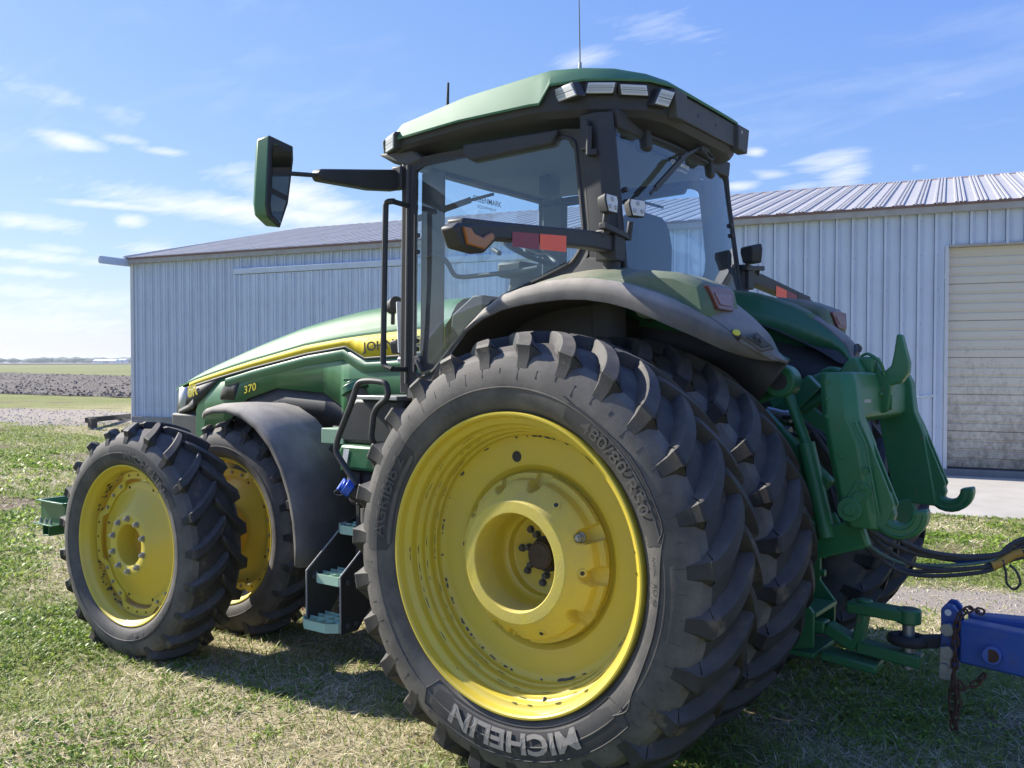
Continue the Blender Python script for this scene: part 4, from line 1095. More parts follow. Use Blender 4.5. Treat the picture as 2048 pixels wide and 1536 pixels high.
def rear_fender(s):
    angs = [52, 46, 40, 34, 28, 22, 16, 10, 4, -2, -8, -13, -18, -22, -25, -28, -31, -34, -36, -38, -39.5, -41, -42, -42.7]
    G, Gm = [], []
    for a in angs:
        a_ = R(a); up, lo, yo, bump = rf_up(a), rf_lo(a), rf_yo(a), rf_bump(a)
        yi = .60
        def P(y, r): return (r*math.sin(a_), s*y, ZR+r*math.cos(a_))
        ys = lambda t: lerp(yi, yo, t)
        G.append([P(yi, up+bump*.72), P(ys(.06), up+bump), P(ys(.35), up+bump*.96), P(ys(.62), up+bump*.72), P(ys(.72), up+bump*.50), P(ys(.80), up+bump*.30), P(ys(.885), up+bump*.13+.003)])
        k = (yo-yi)/.565
        Gm.append([P(ys(.885)-.004, up+bump*.13-.006), P(ys(.887), up+bump*.13+.006*k), P(ys(.91), up+bump*.09+.008*k), P(ys(.965), up-.004*k), P(yo, up-.022*k), P(yo+.007*k, lerp(up, lo, .6)), P(yo+.001, lo), P(yo-.015*k, lo-.002)])
    i_split = [i for i, a in enumerate(angs) if a <= -25][0]
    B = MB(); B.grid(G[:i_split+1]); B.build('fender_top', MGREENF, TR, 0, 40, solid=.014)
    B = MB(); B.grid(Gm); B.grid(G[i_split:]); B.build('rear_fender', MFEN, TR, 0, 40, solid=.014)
    # inboard wall of the fender and the dark wheel arch
    W1, W2 = [], []
    for a in angs:
        up, lo, bump = rf_up(a), rf_lo(a), rf_bump(a); yi = .60
        sn, cs = math.sin(R(a)), math.cos(R(a)); rt = up+bump*.72
        rm = lerp(rt, lo-.10, float(np.interp(a, [-43, -36, -25, -10, 60], [.05, .25, .75, 1, 1])))
        W1.append([(rt*sn, s*yi, ZR+rt*cs), (rm*sn, s*(yi-.012), ZR+rm*cs)])
        rl = min(rm-.02, lo-.30)
        W2.append([(rm*sn, s*(yi-.012), ZR+rm*cs), (rl*sn, s*max(.47, yi-.10), ZR+rl*cs)])
    B = MB(); B.grid(W1); B.build('fender_wall', MGREEN, TR, 0, 40, solid=.01)
    B = MB(); B.grid(W2); B.build('mud_guard', MBLK, TR, 0, 40, solid=.01)
    B = MB(); B.grid([[(r*math.sin(R(a)), s*y, ZR+r*math.cos(R(a))) for y, r in ((.50, rf_lo(a)+.005), (.61, rf_lo(a)+.01), (rf_yo(a)-.02, rf_lo(a)+.0))] for a in angs]); B.build('arch_liner', MDRK, TR, 0, 40)
    # tail lamp on the rear slope
    B = MB(); B.prism([(-.15, 2.30), (-.30, 2.325), (-.46, 2.305), (-.585, 2.255), (-.605, 2.235), (-.632, 2.115), (-.60, 2.05), (-.25, 2.10)], 'y', s*.68, s*1.065); B.build('lamp_pod', MGREENF2, TR, .035)
    t = empty('tail_light', TR)
    def pl(y, z, d): return (-.588-.24*(2.25-z)-d, s*y, z)
    q = [(1.052, 2.236), (.985, 2.128), (.815, 2.128), (.755, 2.222), (.80, 2.240)]
    B = MB(); B.add([pl(y, z, .03) for y, z in q]+[pl(lerp(y, .9, .0), z, -.06) for y, z in q], [tuple(range(5))]+[(i, (i+1) % 5, 5+(i+1) % 5, 5+i) for i in range(5)]); B.build('housing', MREDL, t, .006)
    q2 = [(1.005, 2.205), (.962, 2.15), (.84, 2.15), (.80, 2.205)]
    B = MB(); B.add([pl(y, z, .034) for y, z in q2]+[pl(y, z, .020) for y, z in q2], [(0,1,2,3)]+[(i, (i+1) % 4, 4+(i+1) % 4, 4+i) for i in range(4)]); B.build('lens', mat('tail_lens', (.13, .022, .026), .25, dust=(.3,.17,.16), dust_amt=.25, scale=12, coat=.4), t, .003)
    # remote control buttons and socket panel near the tip
    t = empty('remote_panel', TR)
    def pp(a, y, out): return rf_surf(a, y, s, out)
    def plate(nm, q, o0, o1, m, bev):
        B = MB(); B.add([pp(a, y, o0) for a, y in q]+[pp(a, y, o1) for a, y in q], [(0,1,2,3)]+[(i, (i+1) % 4, 4+(i+1) % 4, 4+i) for i in range(4)]); return B.build(nm, m, t, bev, 0)
    plate('panel', [(-36.0, .945), (-36.0, .795), (-39.2, .665), (-39.2, .79)], .014, -.03, MGRY, .004)
    plate('switch_plate', [(-36.5, .915), (-36.5, .81), (-38.8, .70), (-38.8, .785)], .019, .0, MBLK, .003)
    for a, y in ((-37.2, .835), (-37.9, .80)):
        p = Vector(pp(a, y, .016)); nr = Vector((math.sin(R(a)), 0, math.cos(R(a)))); B = MB(); B.cyl(p, p+nr*.014, .011, 12); B.build('button', MGRY, t, .002)
    a = -35.2; p = Vector(pp(a, .965, .0)); nr = Vector((math.sin(R(a))*.8, s*.5, math.cos(R(a))*.8)).normalized()
    B = MB(); B.cyl(p-nr*.02, p+nr*.012, .027, 20); B.build('button_bezel', MBLK, t, .003)
    B = MB(); B.cyl(p+nr*.0121, p+nr*.018, .019, 20); B.build('yellow_button', MTXTY, t, .002)
    return t
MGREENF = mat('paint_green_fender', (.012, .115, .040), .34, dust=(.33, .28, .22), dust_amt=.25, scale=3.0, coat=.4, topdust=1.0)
MGREENF2 = mat('paint_green_dusty', (.020, .105, .045), .5, dust=(.27, .24, .20), dust_amt=.65, scale=3.0, topdust=.6)
for s in (1, -1): rear_fender(s)
# ---------------------------------------------------------------- cab
YC = .78
def frame_strip(B, pts, r=.014, closed=True): B.tube(pts, r, 6, closed)
def panel(name, pts, m, parent=TR, th=.006, bevel=0):
    B = MB(); n = len(pts); P = [Vector(p) for p in pts]
    nrm = (P[1]-P[0]).cross(P[2]-P[0]).normalized()*th
    B.add(P+[p+nrm for p in P], [tuple(range(n)), tuple(range(2*n-1, n-1, -1))]+[(i, (i+1) % n, n+(i+1) % n, n+i) for i in range(n)])
    return B.build(name, m, parent, bevel, 0)
def pane(name, pts, m, parent=TR):
    B = MB(); B.add(pts, [tuple(range(len(pts)))]); return B.build(name, m, parent, 0, 0)
# floor, rear wall
b = MB(); b.box(.12, 1.55, -.70, .70, 1.62, 1.78); b.build('cab_floor', MDRK, TR, .02)
door = [(1.425, 3.05), (1.36, 3.085), (.34, 3.105), (.272, 3.07), (.215, 2.60), (.225, 2.50), (.285, 2.425), (.46, 2.36), (.75, 2.265), (.98, 2.11), (1.15, 1.95), (1.27, 1.83), (1.36, 1.80), (1.425, 1.83)]
for s in (1, -1):
    y = s*YC
    dw = empty('door', TR)
    B = MB(); rows = []
    for i in range(13):
        z = lerp(1.805, 3.10, i/12)
        xf = float(np.interp(z, [1.80, 1.83, 3.05, 3.10], [1.36, 1.425, 1.425, 1.37]))
        xr = float(np.interp(z, [1.80, 1.83, 1.95, 2.11, 2.265, 2.36, 2.425, 2.50, 2.60, 3.07, 3.105], [1.34, 1.27, 1.15, .98, .75, .46, .285, .225, .215, .272, .34]))
        rows.append([(lerp(xf, xr, k/10), y+s*.055*(1-((lerp(xf, xr, k/10)-.83)/.60)**2)*(1-((z-2.45)/.70)**2), z) for k in range(11)])
    B.grid(rows); B.build('door_window', MGLASS, dw, 0, 60)
    B = MB(); frame_strip(B, round_path([(x, y, z) for x, z in door], .03, 2), .013); B.build('window_seal', MBLK, dw)
    # door surround: outer frame between glass and pillars
    outer = [(1.448, 3.13), (1.36, 3.13), (.34, 3.145), (.235, 3.13), (.175, 2.60), (.180, 2.46), (.24, 2.36), (.42, 2.29), (.70, 2.19), (.93, 2.04), (1.10, 1.89), (1.22, 1.77), (1.36, 1.755), (1.448, 1.755)]
    B = MB(); n = len(door)
    B.grid([[(x, y-.0*s, z) for x, z in door]+[(door[0][0], y, door[0][1])], [(x, y+.012*s, z) for x, z in outer]+[(outer[0][0], y+.012*s, outer[0][1])]])
    B.build('door_frame', MBLK, dw, 0, 0, solid=.03)
    # inner grab rail seen through the glass and its latch
    B = MB(); B.tube(round_path([(1.40, y-.06*s, 2.54), (1.29, y-.06*s, 2.545), (1.22, y-.06*s, 2.50), (1.16, y-.06*s, 2.405), (1.09, y-.06*s, 2.395), (.70, y-.06*s, 2.405), (.55, y-.06*s, 2.42)], .05, 4), .014, 10); B.build('grab_rail', MGRY, dw)
    B = MB(); B.cyl((1.385, y+.002*s, 1.90), (1.385, y+.02*s, 1.90), .028, 16); B.bar((1.385, y+.018*s, 1.90), (1.345, y+.018*s, 1.835), .03, .016); B.build('latch', MGRY, dw, .003)
    for z in (2.66, 2.56, 2.02, 1.97):
        B = MB(); B.cyl((1.395, y, z), (1.395, y+.012*s, z), .014, 12); B.build('glass_bolt', MBLK, dw)
    B = MB(); B.prism([(1.45, s*.70), (1.45, s*.62), (1.30, s*.645), (1.27, s*.69)], 'z', 1.78, 3.06); B.build('pillar_trim', MGRY, TR, .01)
    # A pillar
    B = MB(); B.prism([(1.452, y+.015*s), (1.452, y-.06*s), (1.535, y-.09*s), (1.545, y-.02*s), (1.52, y+.02*s)], 'z', 1.70, 3.16); B.build('front_pillar', MBLK, TR, .008)
    B = MB(); B.tube([(1.47, y+.02*s, 1.76), (1.47, y+.02*s, 3.10)], .010, 6); B.build('pillar_seal', MGRY, TR)
    # rear corner pillar
    B = MB()
    sec = lambda xo, xi: [(xo+.165, s*(YC+.01)), (xo+.05, s*(YC+.02)), (xo, s*(YC-.01)), (xo-.025, s*(YC-.035)), (xo+.02, s*(YC-.07)), (xo+.15, s*(YC-.05))]
    r0 = [(x, y_, 2.02) for x, y_ in sec(-.015, 0)]; r1 = [(x, y_, 2.55) for x, y_ in sec(.02, 0)]; r2 = [(x, y_, 3.20) for x, y_ in sec(.085, 0)]
    B.grid([r0, r1, r2], closed=True); B.build('rear_pillar', MBLK, TR, .008, 40)
    # arched trim above the fender
    arc = [(1.42, 1.74), (1.22, 1.765), (1.10, 1.885), (.93, 2.035), (.70, 2.185), (.42, 2.285), (.25, 2.355), (.17, 2.44), (.02, 2.42)]
    B = MB(); B.grid([[(x, s*(YC+.012), z+.004) for x, z in arc], [(x, s*(YC+.055), z-.01) for x, z in arc], [(x, s*(YC+.06), z-.07) for x, z in arc], [(x, s*(YC-.04), z-.12) for x, z in arc]]); B.build('arch_trim', MGRY, TR, 0, 40)
    B = MB(); B.prism([(1.50, 1.74), (1.22, 1.76), (1.10, 1.88), (.93, 2.03), (.70, 2.18), (.42, 2.28), (.25, 2.35), (.17, 2.42), (.02, 2.40), (-.02, 1.70), (1.50, 1.55)], 'y', s*(YC-.06), s*(YC-.02)); B.build('cab_side', MBLK, TR)
    # door header bulge
    B = MB(); B.prism([(1.02, 3.085), (.95, 3.045), (.40, 3.065), (.36, 3.14), (1.02, 3.15)], 'y', s*(YC+.0), s*(YC+.045)); B.build('header_trim', MBLK, TR, .012)
    # door hinge on the rear pillar
    h = empty('door_hinge', TR)
    B = MB(); B.box(.165, .205, s*(YC+.02) if s > 0 else s*(YC+.06), s*(YC+.06) if s > 0 else s*(YC+.02), 3.00, 3.16); B.build('leaf', MBLK, h, .006)
    B = MB(); B.cyl((.155, s*(YC+.055), 2.97), (.155, s*(YC+.055), 3.12), .016, 12); B.bar((.165, s*(YC+.045), 2.985), (.12, s*(YC+.03), 2.985), .05, .03); B.build('knuckle', MBLK, h, .003)
# rear window with its frame
def rw(y, z, bow=.05): return (lerp(-.035, .075, (z-2.36)/.78)-bow*(1-(y/.72)**2), y, z)
ro_ = [(.735, 3.10), (.68, 3.145), (-.68, 3.145), (-.735, 3.10), (-.765, 2.36), (-.70, 2.20), (-.60, 2.12), (.60, 2.12), (.70, 2.20), (.765, 2.36)]
rwin = empty('rear_window', TR)
B = MB(); rows = []
for i in range(9):
    z = lerp(2.12, 3.14, i/8); hw = float(np.interp(z, [2.12, 2.2, 2.36, 3.10, 3.145], [.60, .70, .762, .733, .68]))
    rows.append([rw(lerp(hw, -hw, k/14), z) for k in range(15)])
B.grid(rows); B.build('glass', MGLASSR, rwin, 0, 60)
B = MB(); pth = []
for i in range(len(ro_)):
    a, c = ro_[i], ro_[(i+1) % len(ro_)]
    for k in range(5): pth.append(rw(lerp(a[0], c[0], k/5), lerp(a[1], c[1], k/5)))
B.tube(pth, .017, 6, True); B.build('seal', MBLK, rwin)
for s in (1, -1):
    for z in (2.80, 2.735):
        p = Vector(rw(.69*s, z)); B = MB(); B.cyl(p+Vector((.01, 0, 0)), p+Vector((-.018, 0, 0)), .014, 12); B.build('glass_bolt', MBLK, rwin, .003)
# dealer sticker on the rear glass
vs, fs = text_geo('GREENMARK', .040, .01); B = MB(); B.add([(rw(.06-v.x, 3.035+v.y)[0]-.004, .06-v.x, 3.035+v.y) for v in vs], fs)
vs, fs = text_geo('EQUIPMENT', .022, 0); B.add([(rw(.06-v.x*1.35, 3.005+v.y)[0]-.004, .06-v.x*1.35, 3.005+v.y) for v in vs], fs)
B.build('window_sticker', MWHITE, rwin, 0, 0)
b = MB(); b.prism([(.72, 3.12), (.74, 3.22), (-.74, 3.22), (-.72, 3.12)], 'x', .04, .11); b.build('rear_header', MBLK, TR, .01)
b = MB(); b.prism([(.76, 2.12), (.76, 1.70), (-.76, 1.70), (-.76, 2.12)], 'x', -.02, .03); b.build('cab_rear_wall', MBLK, TR, .01)
# windshield
pane('windshield', [(1.50, .70, 1.80), (1.50, .70, 3.10), (1.50, -.70, 3.10), (1.50, -.70, 1.80)], MGLASS)
b = MB(); b.box(1.46, 1.53, -.72, .72, 3.09, 3.18); b.box(1.46, 1.53, -.72, .72, 1.70, 1.80); b.build('windshield_frame', MBLK, TR, .01)
vs, fs = text_geo('GREENMARK', .055, .01); B = MB(); B.add([(1.494, -.02-v.x, 2.985+v.y) for v in vs], fs); vs, fs = text_geo('EQUIPMENT', .03, 0); B.add([(1.494, -.02-v.x*1.3, 2.945+v.y) for v in vs], fs); B.build('windshield_sticker', MGRY, TR, 0, 0)
b = MB(); b.bar((1.545, -.15, 3.08), (1.545, .52, 2.86), .02, .02); b.bar((1.545, .1, 3.0), (1.545, .62, 2.80), .012, .04); b.build('front_wiper', MBLK, TR)
# -------- roof
half = [(1.81, 0), (1.805, .40), (1.765, .66), (1.68, .79), (1.52, .868), (1.0, .885), (.50, .895), (.435, .895), (.375, .885), (.20, .825), (.06, .725), (-.07, .60), (-.125, .44), (-.13, .20), (-.13, 0)]
plan = half+[(x, -y) for x, y in half[-2:0:-1]]
def zb(x): return float(np.interp(x, [-.13, .30, .375, .435, .55, .62, 1.5, 1.72], [3.375, 3.365, 3.355, 3.262, 3.268, 3.283, 3.236, 3.215]))
def ztp(x): return float(np.interp(x, [-.13, .06, .40, 1.0, 1.45, 1.66, 1.81], [3.425, 3.455, 3.462, 3.425, 3.365, 3.300, 3.24]))
def ring(ins, zf):
    out = []
    for x, y in plan:
        d = Vector((x-.75, y)); l = max(d.length, 1e-4); k = (l-ins)/l
        out.append((.75+d.x*k, d.y*k, zf(x)))
    return out
b = MB(); rows = [ring(.02, lambda x: zb(x)+.008), ring(.0, lambda x: zb(x)), ring(-.004, lambda x: zb(x)+.012), ring(.028, lambda x: lerp(zb(x), ztp(x), .72)), ring(.045, lambda x: lerp(zb(x), ztp(x), .93)), ring(.075, ztp), ring(.20, lambda x: ztp(x)+.020), ring(.45, lambda x: ztp(x)*.4+3.47*.6)]
b.grid(rows, closed=True); b.f.append(tuple(range(7*len(plan), 8*len(plan)))); b.build('roof', MROOFG, TR, 0, 24)
b = MB(); rows = [ring(.022, lambda x: zb(x)+.006), ring(.030, lambda x: min(zb(x), 3.27)-.03 if x > .4 else 3.23), ring(.055, lambda x: min(zb(x), 3.27)-.055 if x > .4 else 3.195), ring(.15, lambda x: 3.165), ring(.30, lambda x: 3.14)]
b.grid(rows, closed=True); b.f.append(tuple(range(4*len(plan), 5*len(plan)))); b.build('roof_liner', MBLK, TR, 0, 24)
b = MB(); b.box(.15, 1.5, -.66, .66, 3.115, 3.135); b.build('headliner', MLINER, TR, .01)
# rear beam with two holes, brackets and cut-outs under the roof
b = MB(); b.prism([(-.42, 3.235), (.30, 3.235), (.30, 3.37), (-.42, 3.37)], 'x', -.118, -.09); b.build('rear_fascia', MGRY, TR, .004)
b = MB()
for y in (.10, -.14): b.cyl((-.1195, y, 3.305), (-.1185, y, 3.305), .013, 12)
tag(b.build('fascia_hole', MTXT, TR), kind='stuff')
for y0, y1 in ((.30, .42), (-.42, -.56)):
    b = MB(); b.prism([(y0, 3.22), (y1, 3.215), (y1+.03*(1 if y1 > y0 else -1), 3.37), (y0, 3.37)], 'x', -.145, -.08); b.build('fascia_bracket', MGRY, TR, .006)
for y in (.43, -.40):
    b = MB(); b.prism([(.10, 3.20), (.02, 3.20), (.005, 3.07), (.05, 3.04), (.09, 3.06)], 'y', y-.03, y+.03); b.build('hinge_arm', MBLK, TR, .012)
def lamp(name, c, ax, w, h, slant, m=MLENS):
    """roof lamp: housing, reflector slats and lens; ax = outward direction in plan"""
    t = empty(name, TR)
    o = Vector((ax[0], ax[1], -.12)).normalized(); u = Vector((-ax[1], ax[0], 0)).normalized(); v = o.cross(u); v = v if v.z > 0 else -v
    c = Vector(c)
    def q(a, b_, d): return c+u*(a*w/2+slant*b_*h/2)+v*(b_*h/2)+o*d
    def slab(nm, k, d0, d1, mm, bev=.004, cut=None):
        cs = [(-1,-1),(1,-1),(1,1),(-1,1)]; B = MB()
        B.add([q(a*k, b_*k, d0) for a, b_ in cs]+[q(a*k, b_*k, d1) for a, b_ in cs], [(3,2,1,0),(4,5,6,7),(0,1,5,4),(1,2,6,5),(2,3,7,6),(3,0,4,7)])
        return B.build(nm, mm, t, bev)
    slab('housing', 1.16, -.05, .006, MBLK, .008)
    slab('lens', .98, .0, .012, m, .004)
    B = MB()
    for f in (-.42, .38):
        B.add([q(-.86, f-.20, .0125), q(.86, f-.20, .0125), q(.86, f+.14, .0125), q(-.86, f+.14, .0125)], [(0,1,2,3)])
    B.build('reflector', MLENSD, t, 0, 0)
    B = MB(); B.add([q(-.96, -.10, .0128), q(.96, -.10, .0128), q(.96, .02, .0128), q(-.96, .02, .0128)], [(0,1,2,3)]); B.build('bezel', MGRY, t, 0, 0)
for s in (1, -1):
    lamp('work_light', (.285, s*.862, 3.312), (.30, s*.95), .15, .072, -.55*s)
    lamp('work_light', (.125, s*.775, 3.330), (-.55, s*.83), .145, .056, .25*s)
    lamp('work_light', (-.01, s*.660, 3.325), (-.68, s*.73), .145, .054, -.2*s)
    lamp('work_light', (-.115, s*.52, 3.300), (-.95, s*.30), .10, .085, .45*s)
    lamp('work_light', (1.575, s*.842, 3.232), (.45, s*.89), .14, .085, .3*s)
    lamp('work_light', (1.71, s*.752, 3.232), (.75, s*.66), .11, .070, .3*s)
# front roof corner fairing over the pillar
for s in (1, -1):
    b = MB(); b.prism([(1.74, 3.195), (1.44, 3.20), (1.36, 3.12), (1.46, 3.08), (1.60, 3.12)], 'y', s*.62, s*.80); b.build('roof_corner', MGRY, TR, .02)
# antennas and receiver
b = MB(); b.cyl((.744, 0, 3.46), (.744, 0, 3.56), .018, 12, .017); b.cyl((.744, 0, 3.56), (.744, 0, 3.80), .0165, 12, .010); b.build('antenna_base', MDRK, TR)
b = MB(); b.cyl((.744, 0, 3.63), (.744, 0, 3.80), .0172, 12, .0105); b.build('antenna_sleeve', MSTEEL, TR)
b = MB(); b.cyl((.744, 0, 3.80), (.760, .01, 4.5), .004, 6, .002); b.build('antenna_whip', MDRK, TR)
b = MB(); b.cyl((1.33, .60, 3.40), (1.325, .60, 3.62), .011, 8, .007); b.build('radio_antenna', MDRK, TR)
b = MB(); b.prism([(1.62, 3.30), (1.50, 3.39), (1.42, 3.415), (1.36, 3.39), (1.36, 3.36), (1.62, 3.27)], 'y', .52, .70); b.build('receiver_dome', MWHITE, TR, .02)
b = MB(); b.box(-.02, .02, -.12, -.06, 3.44, 3.462); b.build('roof_clip', MDRK, TR, .003)
# rear wiper
b = MB(); b.bar((-.03, -.14, 3.19), (-.055, .20, 3.055), .022, .018); b.bar((-.055, .12, 3.09), (-.06, .50, 2.83), .016, .030); b.bar((-.058, .10, 3.10), (-.062, .56, 2.79), .010, .014); b.build('rear_wiper', MBLK, TR)
b = MB(); b.box(-.05, .02, -.22, -.10, 3.16, 3.21); b.build('wiper_motor', MBLK, TR, .01)
b = MB(); b.tube(smooth_path([(-.03, -.18, 3.19), (-.06, -.24, 3.14), (-.07, -.16, 3.12), (-.06, -.06, 3.16)], 5), .008, 6); b.build('wiper_hose', MHOSE, TR)
# -------- cab interior
b = MB(); b.prism([(-.26, 2.30), (.26, 2.30), (.27, 2.62), (.22, 2.76), (.12, 2.80), (-.12, 2.80), (-.22, 2.76), (-.27, 2.62)], 'x', .20, .34); b.build('seat_back', MSEAT, TR, .05)
b = MB(); b.box(.30, .85, -.27, .27, 2.22, 2.36); b.build('seat_cushion', MSEAT, TR, .05)
b = MB(); b.box(.35, .75, -.18, .18, 1.78, 2.22); b.build('seat_base', MDRK, TR, .02)
b = MB(); b.box(.30, .95, -.42, -.30, 2.36, 2.46); b.build('armrest', MGRY, TR, .03)
b = MB(); b.bar((1.34, 0, 1.80), (1.16, 0, 2.50), .16, .10, (1,0,0)); b.box(1.10, 1.30, -.12, .12, 2.46, 2.56); b.build('steering_column', MGRY, TR, .02)
stw = empty('steering_wheel', TR, (1.12, 0, 2.63), (0, R(-28), 0))
b = MB(); b.tube([(.19*math.cos(2*math.pi*k/28), .19*math.sin(2*math.pi*k/28), 0) for k in range(28)], .015, 8, True); b.build('rim', MBLK, stw)
b = MB()
for a in (30, 150, 270): b.bar((0,0,-.02), (.19*math.cos(R(a)), .19*math.sin(R(a)), 0), .03, .014)
b.cyl((0,0,-.04), (0,0,.01), .045, 18); b.build('spokes', MGRY, stw)
b = MB(); b.bar((1.30, .16, 2.64), (1.20, .22, 2.60), .03, .03); b.build('shuttle_lever', MBLK, TR, .008)
b = MB(); b.box(.62, .655, -.66, -.46, 2.42, 2.70); b.build('monitor', MSCR, TR, .01)
b = MB(); b.bar((.65, -.56, 2.30), (.65, -.56, 2.44), .03, .03); b.build('monitor_stand', MBLK, TR)
b = MB(); b.box(.25, .95, -.70, -.46, 1.78, 2.30); b.build('side_console', MGRY, TR, .03)
b = MB(); b.prism([(.98, 1.78), (1.30, 1.78), (1.34, 2.12), (1.30, 2.28), (1.05, 2.27)], 'y', -.05, .34); b.build('front_console', mat('console_green_grey', (.16, .22, .18), .6), TR, .03)
b = MB(); b.cyl((1.20, .24, 2.270), (1.20, .24, 2.285), .05, 20); b.build('cup_holder', MBLK, TR, .004)
b = MB(); b.box(.95, 1.0, -.10, .08, 2.98, 3.10); b.bar((.98, 0, 3.0), (.98, 0, 3.12), .03, .03); b.build('interior_mirror', MGRY, TR, .01)
b = MB(); pts = [(.30+.007*math.sin(k*1.3), -.30+k*.0042, 2.885+.007*math.cos(k*1.3)-.00012*k) for k in range(75)]; b.tube(pts, .0035, 5); b.build('coiled_cord', MBLK, TR)
b = MB(); b.tube([(.30, .02, 2.88), (.30, .025, 2.78)], .004, 5); b.box(.28, .32, -.01, .06, 2.66, 2.78); b.build('radio_handset', MBLK, TR, .012)
# ------- mirrors on long arms
for s in (1,):
    t = empty('mirror_arm', TR)
    b = MB(); b.prism([(s*.80, 3.075), (s*1.43, 2.962), (s*1.445, 2.93), (s*1.42, 2.898), (s*1.02, 2.915), (s*.80, 2.945)], 'x', 1.54, 1.62); b.build('arm', MBLK, t, .012)
    b = MB(); b.cyl((1.58, s*1.38, 2.935), (1.60, s*1.64, 2.905), .013, 10); b.build('rod', MBLK, t)
    b = MB(); b.box(1.50, 1.58, s*.80-.03, s*.80+.03, 2.95, 3.09); b.build('pivot', MBLK, t, .01)
    mr = empty('mirror', TR, (1.60, s*1.70, 2.838), (0, 0, s*R(14)))
    sh = [(-.105, .235), (.10, .225), (.105, .15), (.06, -.10), (-.01, -.245), (-.115, -.20), (-.13, -.14)]
    pf = [(y*s*-1, z) for y, z in sh]
    b = MB(); n = len(pf)
    b.add([(-.035, y, z) for y, z in pf]+[(.055, y*.9, z*.95) for y, z in pf]+[(.085, y*.62, z*.75) for y, z in pf], [tuple(range(n))]+[(i, (i+1) % n, n+(i+1) % n, n+i) for i in range(n)]+[(n+i, n+(i+1) % n, 2*n+(i+1) % n, 2*n+i) for i in range(n)]+[tuple(range(2*n, 3*n))])
    b.build('mirror_shell', MGREEN, mr, .01)
    def mg(pts, nm, off=-.042):
        B = MB(); B.add([(off, y*s*-1, z) for y, z in pts], [tuple(range(len(pts)))]); return B.build(nm, MMIRR, mr, 0, 0)
    b = MB(); b.add([(-.038, y*.97, z*.97) for y, z in pf]+[(-.030, y*.99, z*.99) for y, z in pf], [tuple(range(n))]+[(i, (i+1) % n, n+(i+1) % n, n+i) for i in range(n)]); b.build('bezel', MBLK, mr, 0, 0)
    mg([(-.075, .195), (.075, .185), (.08, .14), (.045, -.06), (-.085, -.045), (-.085, .15)], 'mirror_glass')
    mg([(-.09, -.075), (.035, -.09), (-.015, -.215), (-.085, -.185), (-.10, -.13)], 'mirror_glass')
# ------- warning lamps on extremity arms
for s in (1, -1):
    t = empty('warning_arm', TR)
    b = MB(); b.prism([(s*.86, 2.535), (s*1.10, 2.525), (s*1.86, 2.462), (s*2.10, 2.445), (s*2.10, 2.375), (s*1.86, 2.388), (s*1.10, 2.440), (s*.86, 2.445)], 'x', -.045, .045); b.build('arm', MBLK, t, .010)
    b = MB(); b.prism([(s*1.80, 2.460), (s*2.13, 2.420), (s*2.165, 2.398), (s*2.12, 2.322), (s*1.97, 2.314), (s*1.88, 2.383), (s*1.80, 2.392)], 'x', -.05, .028); b.build('lamp_housing', MBLK, t, .012)
    b = MB(); b.prism([(s*2.115, 2.405), (s*2.09, 2.338), (s*1.98, 2.330), (s*1.915, 2.385), (s*1.93, 2.405), (s*1.965, 2.392), (s*1.99, 2.375), (s*2.05, 2.385), (s*2.07, 2.405)], 'x', -.064, -.045); b.build('amber_lens', MAMB, t, .005)
    for (a, c, m) in ((1.775, 1.575, MREDR), (1.567, 1.352, MORR)):
        b = MB(); b.add([(-.0475, s*a, 2.462-(a-1.4)*.085), (-.0475, s*c, 2.462-(c-1.4)*.085), (-.0475, s*c, 2.388-(c-1.4)*.060), (-.0475, s*a, 2.388-(a-1.4)*.060)], [(0,1,2,3)]); b.build('reflector', m, t, 0, 0)
    b = MB(); b.box(-.06, .06, s*.87-.05, s*.87+.05, 2.40, 2.56); b.cyl((0, s*.85, 2.30), (0, s*.85, 2.56), .045, 16); b.build('pivot', MBLK, t, .008)
    b = MB(); b.box(-.03, .05, s*.80-.06, s*.80+.06, 2.26, 2.36); b.build('bracket', MBLK, t, .008)
# ------- LED work lights on the rear corners
def led(c, yaw, n3, parent=TR, size=1.0):
    t = empty('led_light', parent, c, (0, R(6), yaw), (size,)*3)
    hexa = [(-.062, .055), (.062, .055), (.070, .02), (.05, -.06), (-.05, -.06), (-.070, .02)]
    b = MB(); n = 6
    b.add([(-.02, y, z) for y, z in hexa]+[(.05, y*.8, z*.8) for y, z in hexa], [tuple(range(n)), tuple(range(2*n-1, n-1, -1))]+[(i, (i+1) % n, n+(i+1) % n, n+i) for i in range(n)]); b.build('housing', MBLK, t, .008)
    b = MB(); b.add([(-.0215, y*.86, z*.86) for y, z in hexa], [tuple(range(n))]); b.build('face', MLED, t, 0, 0)
    for y, z in ((0, .026), (.03, -.022), (-.03, -.022)):
        b = MB(); b.cyl((-.022, y, z), (-.030, y, z), .0145, 14, .011); b.build('emitter', MLENSD, t)
    return t
for s in (1, -1):
    led((-.10, s*.785, 2.675 if s > 0 else 2.62), R(-22) if s > 0 else R(60), 3, TR, .82 if s > 0 else 1.1)
    if s > 0: led((-.09, s*1.035, 2.660), R(-4)*s, 3, TR, .82)
    b = MB(); b.bar((-.06, s*1.05, 2.555), (-.05, s*.77, 2.53), .04, .03); b.cyl((-.06, s*1.03, 2.54), (-.07, s*1.03, 2.62 if s > 0 else 2.56), .016, 10); b.cyl((-.06, s*.785, 2.53), (-.07, s*.785, 2.61), .016, 10); b.bar((-.055, s*.985, 2.54), (-.02, s*1.04, 2.49), .03, .02); b.build('light_bracket', MBLK, TR, .004)
